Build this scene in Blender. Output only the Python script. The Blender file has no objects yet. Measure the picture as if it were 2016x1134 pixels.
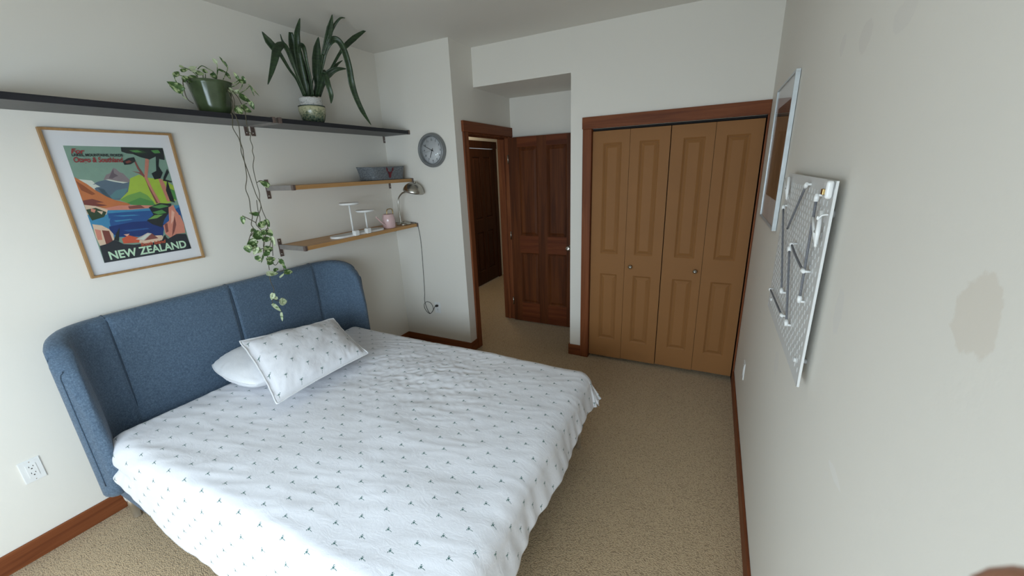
import bpy, bmesh, math, random
from mathutils import Vector, Matrix, noise

random.seed(7)
SC = bpy.context.scene
COL = SC.collection
PI = math.pi

# ------------------------------------------------------------------ camera
cam_data = bpy.data.cameras.new('camera')
cam_data.sensor_width = 36.0
cam_data.lens = 768.15 / 2016 * 36.0
cam_data.clip_start = 0.01
cam_data.dof.use_dof = True
cam_data.dof.focus_distance = 2.6
cam_data.dof.aperture_fstop = 16.0
cam = bpy.data.objects.new('camera', cam_data)
COL.objects.link(cam)
CAM = Vector((2.7911, -2.9537, 1.7306))
RX = Matrix.Rotation(1.2752, 4, 'X'); RZ = Matrix.Rotation(0.4753, 4, 'Z'); RR = Matrix.Rotation(-0.0414, 4, 'Z')
cam.matrix_world = Matrix.Translation(CAM) @ RZ @ RX @ RR
SC.camera = cam

# ------------------------------------------------------------------ world, light, exposure
world = bpy.data.worlds.new('overcast_sky')
SC.world = world
world.use_nodes = True
world.node_tree.nodes['Background'].inputs[0].default_value = (0.75, 0.87, 1.0, 1)
world.node_tree.nodes['Background'].inputs[1].default_value = 1.0

def area(name, loc, rot, sx, sy, power, col, spread=PI):
    l = bpy.data.lights.new(name, 'AREA'); l.shape = 'RECTANGLE'; l.size = sx; l.size_y = sy
    l.energy = power; l.color = col; l.spread = spread
    o = bpy.data.objects.new(name, l); COL.objects.link(o); o.location = loc; o.rotation_euler = rot
    return o
# daylight entering through the window behind the camera
area('window_daylight', (1.95, -4.27, 1.42), (math.radians(46), 0, 0), 2.0, 1.1, 82, (0.73, 0.885, 1.0))
area('added_side_light', (2.66, -3.85, 1.50), (0, math.radians(50), 0), 1.0, 1.1, 27, (0.73, 0.885, 1.0))  # extra side light, added together with an unseen window to balance the room
# hallway lamp light
area('hall_lamp_light', (0.15, 1.5, 2.6), (0, 0, 0), 0.25, 0.25, 7.0, (1.0, 0.86, 0.62))

SC.view_settings.view_transform = 'Standard'
SC.view_settings.look = 'None'
SC.view_settings.exposure = -0.08
SC.view_settings.gamma = 1.0
SC.view_settings.use_curve_mapping = False

# ------------------------------------------------------------------ room measures (metres)
W = 3.0797          # right wall
XK = 0.7915         # end of the clock wall
YK = 0.3393         # closet wall plane
YA = 1.0478         # back wall of the door alcove
XJ = 1.6975         # free end of the closet wall
HH = 2.4378         # alcove ceiling
H = 2.75            # ceiling
HB = 0.105          # baseboard height
YN = -4.7          # near wall behind the camera

# ------------------------------------------------------------------ node helpers
def srgb(r, g, b):
    f = lambda c: (c/255/12.92) if c/255 <= 0.04045 else ((c/255+0.055)/1.055)**2.4
    return (f(r), f(g), f(b), 1)

class NT:
    def __init__(s, name):
        s.m = bpy.data.materials.new(name); s.m.use_nodes = True
        s.t = s.m.node_tree; s.b = s.t.nodes['Principled BSDF']
        s.out = s.t.nodes['Material Output']
    def n(s, kind, **kw):
        nd = s.t.nodes.new(kind)
        for k, v in kw.items(): setattr(nd, k, v)
        return nd
    def l(s, a, b): s.t.links.new(a, b)
    def set(s, **kw):
        for k, v in kw.items():
            s.b.inputs[k.replace('_', ' ')].default_value = v
    def coord(s, kind='Object', scale=(1, 1, 1), rot=(0, 0, 0)):
        c = s.n('ShaderNodeTexCoord'); mp = s.n('ShaderNodeMapping')
        mp.inputs['Scale'].default_value = scale; mp.inputs['Rotation'].default_value = rot
        s.l(c.outputs[kind], mp.inputs['Vector']); return mp.outputs[0]
    def noise(s, vec, scale=5, detail=3, rough=.5, dist=0):
        nd = s.n('ShaderNodeTexNoise'); nd.inputs['Scale'].default_value = scale
        nd.inputs['Detail'].default_value = detail; nd.inputs['Roughness'].default_value = rough
        nd.inputs['Distortion'].default_value = dist
        if vec is not None: s.l(vec, nd.inputs['Vector'])
        return nd.outputs['Fac']
    def ramp(s, fac, stops):
        r = s.n('ShaderNodeValToRGB'); e = r.color_ramp.elements
        while len(e) > 1: e.remove(e[-1])
        e[0].position, e[0].color = stops[0]
        for p, c in stops[1:]:
            k = e.new(p); k.color = c
        s.l(fac, r.inputs[0]); return r.outputs['Color']
    def mix(s, fac, a, b, mode='MIX'):
        m = s.n('ShaderNodeMix', data_type='RGBA', blend_type=mode)
        for i, v in ((0, fac), (6, a), (7, b)):
            if hasattr(v, 'is_linked') or hasattr(v, 'links'): s.l(v, m.inputs[i])
            else: m.inputs[i].default_value = v
        return m.outputs[2]
    def math(s, op, a, b=0.0, c=None, clamp=False):
        m = s.n('ShaderNodeMath', operation=op, use_clamp=clamp)
        for i, v in enumerate((a, b, c)):
            if v is None: continue
            if hasattr(v, 'links'): s.l(v, m.inputs[i])
            else: m.inputs[i].default_value = v
        return m.outputs[0]
    def bump(s, h, strength=.3, dist=.01, prev=None):
        b = s.n('ShaderNodeBump'); b.inputs['Strength'].default_value = strength
        b.inputs['Distance'].default_value = dist; s.l(h, b.inputs['Height'])
        if prev is not None: s.l(prev, b.inputs['Normal'])
        s.l(b.outputs[0], s.b.inputs['Normal']); return b.outputs[0]
    def color(s, sock):
        if hasattr(sock, 'links'): s.l(sock, s.b.inputs['Base Color'])
        else: s.b.inputs['Base Color'].default_value = sock

def plain(name, col, rough=.5, metal=0.0, var=.06, scale=30, bump=0.0, **kw):
    t = NT(name); v = t.coord()
    f = t.noise(v, scale, 3)
    dark = tuple(c*(1-var) for c in col[:3])+(1,); lite = tuple(min(1, c*(1+var)) for c in col[:3])+(1,)
    t.color(t.ramp(f, [(.3, dark), (.7, lite)]))
    t.set(Roughness=rough, Metallic=metal, **kw)
    if bump: t.bump(f, bump, .002)
    return t.m

def wood(name, axis, cols, rough=.5, scale=1.0, coat=.0):
    t = NT(name)
    st = {'x': (.05, 1, 1), 'y': (1, .05, 1), 'z': (1, 1, .05)}[axis]
    v = t.coord('Object', tuple(k*22*scale for k in st))
    n1 = t.noise(v, 1.0, 4, .6, .6)
    v2 = t.coord('Object', tuple(k*140*scale for k in st))
    n2 = t.noise(v2, 1.0, 2, .6)
    c = t.ramp(n1, [(.28, cols[0]), (.5, cols[1]), (.72, cols[2])])
    c = t.mix(t.math('MULTIPLY', n2, .35), c, cols[0])
    t.color(c); t.set(Roughness=rough); t.b.inputs['Coat Weight'].default_value = coat; t.b.inputs['Specular IOR Level'].default_value = .18
    t.bump(n2, .08, .001)
    return t.m

# ------------------------------------------------------------------ materials
def wall_paint(name, base, patches=()):
    t = NT(name); v = t.coord()
    f = t.noise(v, 90, 3); g = t.noise(v, 1.7, 3)
    c = t.ramp(g, [(.3, tuple(k*.985 for k in base[:3])+(1,)), (.7, base)])
    for (y, z, ry, rz, col, amt, rag) in patches:          # worn or primed spots in the paint
        sep = t.n('ShaderNodeSeparateXYZ'); t.l(t.n('ShaderNodeNewGeometry').outputs['Position'], sep.inputs[0])
        dy = t.math('DIVIDE', t.math('SUBTRACT', sep.outputs[1], y), ry)
        dz = t.math('DIVIDE', t.math('SUBTRACT', sep.outputs[2], z), rz)
        d = t.math('SQRT', t.math('ADD', t.math('MULTIPLY', dy, dy), t.math('MULTIPLY', dz, dz)))
        nn = t.noise(v, rag, 4, .6)
        d = t.math('ADD', d, t.math('MULTIPLY', t.math('SUBTRACT', nn, .5), .8))
        m = t.math('MULTIPLY', t.math('SUBTRACT', 1.0, d, clamp=False), 9.0, clamp=True)
        c = t.mix(t.math('MULTIPLY', m, amt), c, col)
    t.color(c); t.set(Roughness=.62); t.bump(f, .10, .002)
    return t.m
WALLC = (.80, .765, .70, 1)
M_wall = wall_paint('warm_white_wall_paint', WALLC)
M_wallR = wall_paint('patched_wall_paint', WALLC, [
    (-2.333, 1.545, .048, .052, (.72, .66, .58, 1), .8, 34),
    (-1.62, 2.0, .05, .035, (.52, .46, .46, 1), .14, 22),
    (-1.86, 1.98, .06, .03, (.52, .48, .50, 1), .12, 22),
    (-1.40, 2.03, .03, .03, (.52, .46, .50, 1), .12, 30),
    (-1.85, 1.38, .03, .06, (.55, .55, .62, 1), .12, 30),
    (-2.05, 1.08, .05, .012, (.9, .9, .9, 1), .25, 40),
    (-1.25, .95, .05, .05, (.6, .6, .66, 1), .12, 20)])
M_ceil = wall_paint('ceiling_paint', (.78, .75, .69, 1))

def carpet():
    t = NT('loop_pile_carpet'); v = t.coord()
    vo = t.n('ShaderNodeTexVoronoi'); vo.inputs['Scale'].default_value = 150
    t.l(t.coord('Object', (1, 1.5, 1)), vo.inputs['Vector'])
    a = vo.outputs['Distance']; g = t.noise(v, 260, 2); big = t.noise(v, 3.5, 3)
    c = t.ramp(a, [(.0, (.68, .50, .30, 1)), (.45, (.56, .40, .23, 1)), (.9, (.30, .20, .105, 1))])
    c = t.mix(t.math('MULTIPLY', g, .3), c, (.21, .155, .09, 1))
    c = t.mix(t.math('MULTIPLY', big, .22), c, (.26, .20, .13, 1))
    t.color(c); t.set(Roughness=.95); t.b.inputs['Sheen Weight'].default_value = .2
    t.bump(t.math('SUBTRACT', 1.0, a), .6, .006)
    return t.m
M_carpet = carpet()
CH = [(.115, .032, .012, 1), (.205, .062, .022, 1), (.29, .10, .036, 1)]
M_woodx = wood('cherry_stained_fir_along_x', 'x', CH)
M_woody = wood('cherry_stained_fir_along_y', 'y', CH)
M_woodz = wood('cherry_stained_fir_upright', 'z', CH)
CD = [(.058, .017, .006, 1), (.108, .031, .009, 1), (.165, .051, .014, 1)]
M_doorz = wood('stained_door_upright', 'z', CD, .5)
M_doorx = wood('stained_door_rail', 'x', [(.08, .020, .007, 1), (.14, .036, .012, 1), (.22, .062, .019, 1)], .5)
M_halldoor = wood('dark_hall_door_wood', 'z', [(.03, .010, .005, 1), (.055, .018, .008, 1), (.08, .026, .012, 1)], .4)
M_closet = plain('caramel_brown_door_paint', (.29, .132, .044, 1), .6, var=.03, scale=3)
M_closet.node_tree.nodes['Principled BSDF'].inputs['Specular IOR Level'].default_value = .25
M_dark = plain('gap_shade_black', (.006, .005, .005, 1), .8)  # near-black colour standing in for shade around the closet leaves
M_oak = wood('oiled_oak_board', 'y', [(.40, .215, .085, 1), (.50, .28, .115, 1), (.58, .34, .15, 1)], .4, .8)
M_black = wood('black_brown_shelf_foil', 'y', [(.018, .018, .021, 1), (.03, .03, .035, 1), (.045, .045, .052, 1)], .38, .7)
M_under = plain('grey_shelf_underside', (.12, .12, .122, 1), .55)
M_brk = plain('brushed_steel_bracket', (.30, .28, .27, 1), .4, .55, bump=.1)
M_cap = plain('bronze_end_cap', (.17, .125, .11, 1), .4, .5)
M_steel = plain('chrome', (.72, .72, .72, 1), .16, 1.0, var=.02)
M_nickel = plain('brushed_nickel', (.42, .40, .36, 1), .27, 1.0, var=.05)
M_white = plain('white_plastic', (.80, .80, .79, 1), .35, var=.02)
M_slot = plain('socket_black', (.02, .02, .02, 1), .5)
M_wframe = plain('white_window_frame', (.8, .8, .8, 1), .4)
M_bulb = plain('frosted_bulb_glass', (.85, .85, .85, 1), .3)

def fabric(name, c1, c2, c3, sc=260, rough=.9, bmp=.5):
    t = NT(name); v = t.coord()
    a = t.noise(t.coord('Object', (1, 1, .35)), sc, 2, .6); b = t.noise(t.coord('Object', (.35, .35, 1)), sc, 2, .6)
    f = t.math('MULTIPLY', t.math('ADD', a, b), .5)
    g = t.noise(v, 9, 3)
    c = t.ramp(f, [(.36, c1), (.5, c2), (.64, c3)])
    c = t.mix(t.math('MULTIPLY', g, .15), c, c1)
    t.color(c); t.set(Roughness=rough); t.b.inputs['Sheen Weight'].default_value = .15
    t.bump(f, bmp, .003); return t.m
M_blue = fabric('heathered_blue_upholstery', (.048, .080, .128, 1), (.080, .125, .185, 1), (.125, .185, .26, 1))
M_piping = plain('blue_seam', (.035, .055, .085, 1), .9)
M_felt = fabric('grey_felt', (.075, .085, .095, 1), (.14, .155, .17, 1), (.25, .27, .29, 1), 180)
M_red = plain('dark_red_print', (.14, .012, .018, 1), .8)
M_cushion_white = fabric('white_cotton', (.73, .73, .75, 1), (.77, .77, .79, 1), (.80, .80, .82, 1), 500, .85, .15)

def palm_cotton(name, crease=1.0):
    """white cotton printed with a staggered grid of tiny palm trees; UV map is in metres of cloth"""
    t = NT(name)
    uv = t.n('ShaderNodeTexCoord').outputs['UV']
    sep = t.n('ShaderNodeSeparateXYZ'); t.l(uv, sep.inputs[0])
    U, V = sep.outputs[0], sep.outputs[1]
    PU_, PV_ = .127, .117
    def cell(offu, offv):
        a = t.math('SUBTRACT', t.math('MULTIPLY', t.math('FRACT', t.math('DIVIDE', t.math('ADD', U, offu), PU_)), PU_), PU_/2)
        b = t.math('SUBTRACT', t.math('MULTIPLY', t.math('FRACT', t.math('DIVIDE', t.math('ADD', V, offv), PV_)), PV_), PV_/2)
        return a, b
    def seg(a, b, x0, y0, x1, y1, w):
        dx, dy = x1-x0, y1-y0; L2 = dx*dx+dy*dy
        px = t.math('SUBTRACT', a, x0); py = t.math('SUBTRACT', b, y0)
        h = t.math('DIVIDE', t.math('ADD', t.math('MULTIPLY', px, dx), t.math('MULTIPLY', py, dy)), L2, clamp=True)
        qx = t.math('SUBTRACT', px, t.math('MULTIPLY', h, dx)); qy = t.math('SUBTRACT', py, t.math('MULTIPLY', h, dy))
        d = t.math('SQRT', t.math('ADD', t.math('MULTIPLY', qx, qx), t.math('MULTIPLY', qy, qy)))
        ww = t.math('MULTIPLY', t.math('SUBTRACT', 1.25, h), w)
        return t.math('MULTIPLY', t.math('SUBTRACT', ww, d), 1600.0, clamp=True)
    segs = [(-.004, 0, .005, -.0010, .0015), (.004, -.0010, .011, -.002, .0014), (.010, -.0018, .015, -.0030, .0013),
            (-.004, 0, -.011, .0005, .0022), (-.004, 0, -.0085, .006, .0021), (-.0085, .006, -.005, .0095, .0016),
            (-.004, 0, -.001, .0075, .0019), (-.004, 0, -.0085, -.0055, .0021), (-.0085, -.0055, -.005, -.009, .0016),
            (-.004, 0, -.0005, -.0065, .0018)]
    acc = None
    for ou, ov in ((0, 0), (PU_/2, PV_/2)):
        a, b = cell(ou, ov)
        for s in segs:
            k = seg(a, b, *s)
            acc = k if acc is None else t.math('MAXIMUM', acc, k)
    v = t.coord('UV')
    wv = t.noise(t.coord('UV', (1, 1, 1)), 420, 2)
    c = t.ramp(t.noise(v, 4, 3), [(.3, (.735, .735, .77, 1)), (.7, (.775, .775, .81, 1))])
    c = t.mix(acc, c, (.055, .135, .125, 1))
    t.color(c); t.set(Roughness=.85); t.b.inputs['Sheen Weight'].default_value = .1
    b1 = t.bump(wv, .12, .001)
    st = t.noise(t.coord('UV', (.45, 1.0, 1), (0, 0, .35)), 26, 4, .6, .8)
    ridge = t.math('ABSOLUTE', t.math('SUBTRACT', st, .5))
    b2 = t.bump(ridge, .30*crease, -.006, b1)
    st2 = t.noise(t.coord('UV', (1, .5, 1), (0, 0, -.5)), 34, 3, .6, .6)
    t.bump(t.math('ABSOLUTE', t.math('SUBTRACT', st2, .5)), .22*crease, -.004, b2)
    return t.m
M_palm = palm_cotton('palm_print_cotton')

# ------------------------------------------------------------------ mesh helpers
def box(bm, x0, x1, y0, y1, z0, z1, bev=0.0, seg=2, mi=0):
    r = bmesh.ops.create_cube(bm, size=1.0)
    vs = r['verts']
    for v in vs:
        v.co = Vector(((x0+x1)/2+v.co.x*(x1-x0), (y0+y1)/2+v.co.y*(y1-y0), (z0+z1)/2+v.co.z*(z1-z0)))
    fs = set(f for v in vs for f in v.link_faces)
    if bev > 0:
        es = list(set(e for v in vs for e in v.link_edges))
        rr = bmesh.ops.bevel(bm, geom=es, offset=bev, segments=seg, affect='EDGES', profile=.5)
        fs = set(rr['faces']) | set(f for f in fs if f.is_valid)
    for f in fs: f.material_index = mi
    return vs

def frame_at(p, q):
    d = (Vector(q)-Vector(p)).normalized()
    up = Vector((0, 0, 1)) if abs(d.z) < .9 else Vector((1, 0, 0))
    a = d.cross(up).normalized(); return d, a, d.cross(a).normalized()

def tube(bm, pts, rad, seg=8, mi=0, closed=False, flat=1.0):
    pts = [Vector(p) for p in pts]; n = len(pts); rings = []
    prev = None
    for i, p in enumerate(pts):
        if closed: d = (pts[(i+1) % n]-pts[i-1]).normalized()
        else: d = (pts[min(i+1, n-1)]-pts[max(i-1, 0)]).normalized()
        if prev is None:
            up = Vector((0, 0, 1)) if abs(d.z) < .9 else Vector((1, 0, 0)); a = d.cross(up).normalized()
        else:
            a = (prev-d*prev.dot(d)).normalized()
        prev = a; b = d.cross(a)
        r = rad[i] if isinstance(rad, (list, tuple)) else rad
        rings.append([bm.verts.new(p+a*math.cos(2*PI*k/seg)*r+b*math.sin(2*PI*k/seg)*r*flat) for k in range(seg)])
    m = n if closed else n-1
    for i in range(m):
        A, B = rings[i], rings[(i+1) % n]
        for k in range(seg):
            f = bm.faces.new((A[k], A[(k+1) % seg], B[(k+1) % seg], B[k])); f.material_index = mi; f.smooth = True
    if not closed:
        f = bm.faces.new(rings[0][::-1]); f.material_index = mi
        f = bm.faces.new(rings[-1]); f.material_index = mi

def smooth_path(pts, k=4):
    P = [Vector(p) for p in pts]; out = []
    for i in range(len(P)-1):
        p0 = P[max(i-1, 0)]; p1 = P[i]; p2 = P[i+1]; p3 = P[min(i+2, len(P)-1)]
        for j in range(k):
            t = j/k
            out.append(.5*((2*p1)+(p2-p0)*t+(2*p0-5*p1+4*p2-p3)*t*t+(3*p1-p0-3*p2+p3)*t**3))
    out.append(P[-1]); return out

def lathe(bm, prof, c=(0, 0, 0), seg=32, axis='z', mi=0, sx=1.0, sy=1.0, smooth=True):
    rings = []
    for (r, h) in prof:
        ring = []
        for k in range(seg):
            a = 2*PI*k/seg; p = (r*math.cos(a)*sx, r*math.sin(a)*sy, h)
            if axis == 'y': p = (p[0], -p[2], p[1])
            if axis == 'x': p = (p[2], p[0], p[1])
            ring.append(bm.verts.new(Vector(c)+Vector(p)))
        rings.append(ring)
    for i in range(len(rings)-1):
        for k in range(seg):
            f = bm.faces.new((rings[i][k], rings[i][(k+1) % seg], rings[i+1][(k+1) % seg], rings[i+1][k]))
            f.smooth = smooth; f.material_index = mi
    for ring in (rings[0], rings[-1]):
        try:
            f = bm.faces.new(ring); f.material_index = mi
        except ValueError: pass

def prism(bm, poly, fn, d0, d1, mi=0):
    """extrude a 2-D outline; fn(u, v, d) -> point"""
    A = [bm.verts.new(fn(u, v, d0)) for u, v in poly]; B = [bm.verts.new(fn(u, v, d1)) for u, v in poly]
    n = len(poly)
    for i in range(n):
        f = bm.faces.new((A[i], A[(i+1) % n], B[(i+1) % n], B[i])); f.material_index = mi
    f = bm.faces.new(A[::-1]); f.material_index = mi
    f = bm.faces.new(B); f.material_index = mi

def wpos(o):
    p = Vector(o.location)
    while o.parent: o = o.parent; p += Vector(o.location)
    return p

def obj(name, bm, mats, parent=None, smooth=None, keep_normals=False):
    """link ONE mesh object; geometry is given in room coordinates"""
    me = bpy.data.meshes.new(name)
    if isinstance(bm, bpy.types.Mesh): me = bm
    else:
        if not keep_normals: bmesh.ops.recalc_face_normals(bm, faces=bm.faces[:])
        bm.to_mesh(me); bm.free()
    if not isinstance(mats, (list, tuple)): mats = [mats]
    if isinstance(bm, bpy.types.Mesh): me.materials.clear()
    for m in mats: me.materials.append(m)
    o = bpy.data.objects.new(name, me); COL.objects.link(o)
    if parent is not None:
        me.transform(Matrix.Translation(-wpos(parent))); o.parent = parent
    else:
        lo = [min(v.co[i] for v in me.vertices) for i in range(3)]; hi = [max(v.co[i] for v in me.vertices) for i in range(3)]
        c = Vector(((lo[0]+hi[0])/2, (lo[1]+hi[1])/2, lo[2]))
        me.transform(Matrix.Translation(-c)); o.location = c
    if smooth is not None:
        for p in me.polygons: p.use_smooth = smooth
    return o

def thing(name, loc, label, cat, group=None):
    o = bpy.data.objects.new(name, None); COL.objects.link(o); o.location = loc
    o.empty_display_size = .05
    o['label'] = label; o['category'] = cat
    if group: o['group'] = group
    return o
def tag(o, label, cat, group=None):
    o['label'] = label; o['category'] = cat
    if group: o['group'] = group
    return o
def struct(name, bm, mats, label=None, cat=None):
    o = obj(name, bm, mats); o['kind'] = 'structure'
    o['label'] = label; o['category'] = cat
    return o
NB = bmesh.new

def text_mesh(txt, size, fn, bold=0.0, depth=.0006, shear=0.0, width=None):
    cu = bpy.data.curves.new('lettering', 'FONT'); cu.body = txt; cu.size = size
    cu.align_x = 'CENTER'; cu.align_y = 'CENTER'; cu.extrude = depth; cu.offset = bold; cu.shear = shear
    o = bpy.data.objects.new('lettering', cu); COL.objects.link(o)
    dg = bpy.context.evaluated_depsgraph_get()
    me = bpy.data.meshes.new_from_object(o.evaluated_get(dg))
    bpy.data.objects.remove(o); bpy.data.curves.remove(cu)
    xs = [v.co.x for v in me.vertices]; k = 1.0
    if width and xs: k = width/(max(xs)-min(xs))
    for v in me.vertices: v.co = Vector(fn(v.co.x*k, v.co.y, v.co.z))
    return me

def add_mesh(bm, me, mi=0):
    n = len(bm.faces); bm.from_mesh(me); bm.faces.ensure_lookup_table()
    for f in bm.faces[n:]: f.material_index = mi
    bpy.data.meshes.remove(me)

# ================================================================== THE ROOM SHELL
T = .12
b = NB(); box(b, -1.2, W+.3, YN-.3, 4.2, -.12, 0)
struct('floor', b, M_carpet, 'beige brown loop pile carpet across the bedroom and hallway floor', 'floor')
b = NB(); box(b, -.12, W+.12, YN-.12, YA+.12, H, H+.1)
struct('ceiling', b, M_ceil, 'plain off white bedroom ceiling above the bed', 'ceiling')
b = NB(); box(b, -T, 0, YN-.12, T, 0, H)
struct('wall_left', b, M_wall, 'long off white wall behind the headboard and shelves', 'wall')
b = NB(); box(b, 0, XK, 0, T, 0, H)
struct('wall_back', b, M_wall, 'narrow off white wall carrying the round clock', 'wall')
# side wall with the doorway
DY0, DY1, DZ = .182, .975, 2.045
b = NB(); box(b, XK-T, XK, T, DY0-.02, 0, H); box(b, XK-T, XK, DY0-.02, DY1+.02, DZ+.02, H); box(b, XK-T, XK, DY1+.02, YA+T, 0, H)
struct('wall_doorway', b, M_wall, 'short off white wall around the open bedroom doorway', 'wall')
# closet wall: pier, header over the closet and the lowered alcove ceiling box
CX0, CX1, CZ = 1.875, 3.066, 2.012
b = NB(); box(b, XJ, CX0, YK, YK+.11, 0, H); box(b, CX0, W, YK, YK+.11, CZ, H); box(b, CX1, W, YK, YK+.11, 0, CZ)
box(b, XJ, XJ+.11, YK+.11, YA, 0, HH)
struct('wall_closet', b, M_wall, 'off white wall around the brown folding closet doors', 'wall')
b = NB(); box(b, XK, XJ, YK, YA, HH, H)
struct('ceiling_alcove', b, M_wall, 'lowered off white box above the door alcove', 'ceiling')
b = NB(); box(b, XK, XJ+.11, YA, YA+T, 0, H)
struct('wall_alcove', b, M_wall, 'off white wall behind the open wooden door', 'wall')
VY0, VY1, VZ0, VZ1 = -4.42, -3.30, .75, 2.30
b = NB(); box(b, W, W+T, VY1, YA+T, 0, H); box(b, W, W+T, YN-.12, VY0, 0, H); box(b, W, W+T, VY0, VY1, 0, VZ0); box(b, W, W+T, VY0, VY1, VZ1, H)
struct('wall_right', b, M_wallR, 'long off white wall with a grey primer patch on the right', 'wall')
# near wall with the window (behind the camera)
WX0, WX1, WZ0, WZ1 = .90, 2.98, .70, 2.35
b = NB(); box(b, 0, WX0, YN-T, YN, 0, H); box(b, WX1, W, YN-T, YN, 0, H); box(b, WX0, WX1, YN-T, YN, 0, WZ0); box(b, WX0, WX1, YN-T, YN, WZ1, H)
struct('wall_near', b, M_wall, 'off white wall with the window facing the bed foot', 'wall')
b = NB()
for (x0, x1, z0, z1) in ((WX0, WX1, WZ0, WZ0+.05), (WX0, WX1, WZ1-.05, WZ1), (WX0, WX0+.05, WZ0, WZ1), (WX1-.05, WX1, WZ0, WZ1), (1.915, 1.965, WZ0, WZ1)):
    box(b, x0, x1, YN-.09, YN-.03, z0, z1, .004)
wn = struct('window_1', b, M_wframe, 'wide white framed window opposite the clock wall', 'window')
tg = NT('window_glass'); tg.set(Roughness=0.0, IOR=1.45); tg.b.inputs['Transmission Weight'].default_value = 1.0
for x0, x1 in ((WX0+.05, 1.915), (1.965, WX1-.05)):
    b = NB(); box(b, x0, x1, YN-.064, YN-.058, WZ0+.05, WZ1-.05); obj('pane', b, tg.m, wn)
b = NB(); box(b, WX0-.06, WX1+.06, YN-.02, YN+.06, WZ0-.03, WZ0, .005); obj('sill', b, M_woodx, wn)

b = NB()
for (y0, y1, z0, z1) in ((VY0, VY1, VZ0, VZ0+.05), (VY0, VY1, VZ1-.05, VZ1), (VY0, VY0+.05, VZ0, VZ1), (VY1-.05, VY1, VZ0, VZ1)):
    box(b, W+.03, W+.09, y0, y1, z0, z1, .004)
wn2 = struct('added_side_window', b, M_wframe, 'added narrow white framed window, unseen, for side light from the right wall', 'window')  # unseen window, added to give the side light an opening
b = NB(); box(b, W+.058, W+.064, VY0+.05, VY1-.05, VZ0+.05, VZ1-.05); obj('pane', b, tg.m, wn2)

# hallway seen through the doorway
HX = -.32
b = NB(); box(b, HX-.1, HX, T, 1.9, 0, H); box(b, HX-.1, HX, 1.9, 2.62, 2.04, H); box(b, HX-.1, HX, 2.62, 4.1, 0, H)
struct('wall_hall_left', b, M_wall, 'dim hallway wall beyond the bedroom doorway', 'wall')
b = NB(); box(b, HX-.1, XK, 4.0, 4.1, 0, H)
struct('wall_hall_end', b, M_wall, 'end wall of the dark hallway', 'wall')
b = NB(); box(b, XK-T, XK, YA+T, 4.1, 0, H)
struct('wall_hall_right', b, M_wall, 'hallway wall behind the door alcove', 'wall')
b = NB(); box(b, HX-.1, XK, T, 4.1, H, H+.1)
struct('ceiling_hall', b, M_ceil, 'ceiling of the hallway outside the bedroom', 'ceiling')

def panel_door(parent, org, ux, uz, un, width, z0, z1, thick, cols, rows, mats, stile=.11):
    """raised-panel leaf; cols/rows are panel openings in (u0,u1)/(z0,z1)"""
    bm = NB()
    O = Vector(org); ux = Vector(ux); un = Vector(un)
    P = lambda u, z, d: O+ux*u+Vector((0, 0, z))+un*d
    def slab(u0, u1, a, c, d0, d1, mi=0):
        prism(bm, [(u0, a), (u1, a), (u1, c), (u0, c)], lambda u, v, d: P(u, v, d), d0, d1, mi)
    # stiles and rails around the openings
    us = sorted(set([0, width]+[x for c in cols for x in c]))
    zs = sorted(set([z0, z1]+[x for r in rows for x in r]))
    for i in range(len(us)-1):
        for j in range(len(zs)-1):
            um, zm = (us[i]+us[i+1])/2, (zs[j]+zs[j+1])/2
            hole = any(c[0] < um < c[1] for c in cols) and any(r[0] < zm < r[1] for r in rows)
            inner_col = any(c[0] < um < c[1] for c in cols)
            if not hole: slab(us[i], us[i+1], zs[j], zs[j+1], -thick, 0, 1 if inner_col else 0)
    for c in cols:
        for r in rows:
            slab(c[0], c[1], r[0], r[1], -thick*.8, -.013)
            m1, m2 = .012, .034
            q = lambda m, d: [bm.verts.new(P(*uv, d)) for uv in ((c[0]+m, r[0]+m), (c[1]-m, r[0]+m), (c[1]-m, r[1]-m), (c[0]+m, r[1]-m))]
            A, B, Cc = q(0, 0), q(m1, -.009), q(m1, -.0125)
            D, E = q(m1+.004, -.0125), q(m2+.004, -.002)
            for L, R_ in ((A, B), (D, E)):
                for k in range(4):
                    bm.faces.new((L[k], L[(k+1) % 4], R_[(k+1) % 4], R_[k]))
            bm.faces.new(E)
    return bm

# door_3: dark hallway door
b = panel_door(None, (HX+.01, 1.9, 0), (0, 1, 0), None, (1, 0, 0), .72, .012, 2.03, .04,
               [(.11, .32), (.41, .61)], [(.22, .83), (1.02, 1.92)], None)
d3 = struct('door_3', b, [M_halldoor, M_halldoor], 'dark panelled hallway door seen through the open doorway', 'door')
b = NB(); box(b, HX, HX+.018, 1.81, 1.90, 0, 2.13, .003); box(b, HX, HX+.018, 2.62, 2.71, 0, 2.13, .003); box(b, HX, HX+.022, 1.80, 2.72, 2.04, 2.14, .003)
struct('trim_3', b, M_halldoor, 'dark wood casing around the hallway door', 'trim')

# doorway casing and jamb (trim_1)
b = NB()
box(b, XK, XK+.018, .108, .182, 0, 2.058, .003); box(b, XK, XK+.018, .975, YA-.002, 0, 2.058, .003)
struct('trim_1', b, M_woodz, 'reddish wood side casings of the open bedroom doorway', 'trim')
b = NB(); box(b, XK, XK+.024, .099, YA-.002, 2.058, 2.148, .003)
struct('trim_2', b, M_woody, 'reddish wood head casing over the open bedroom doorway', 'trim')
b = NB(); box(b, XK-T-.005, XK, DY0-.02, DY0, 0, DZ+.02, .002); box(b, XK-T-.005, XK, DY1, DY1+.02, 0, DZ+.02, .002)
box(b, XK-.08, XK-.045, DY0, DY0+.012, 0, DZ, .002); box(b, XK-.08, XK-.045, DY1-.012, DY1, 0, DZ, .002)
box(b, XK-T-.005, XK, DY0, DY1, DZ, DZ+.02, .002); box(b, XK-.08, XK-.045, DY0, DY1, DZ-.012, DZ, .002)
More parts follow.
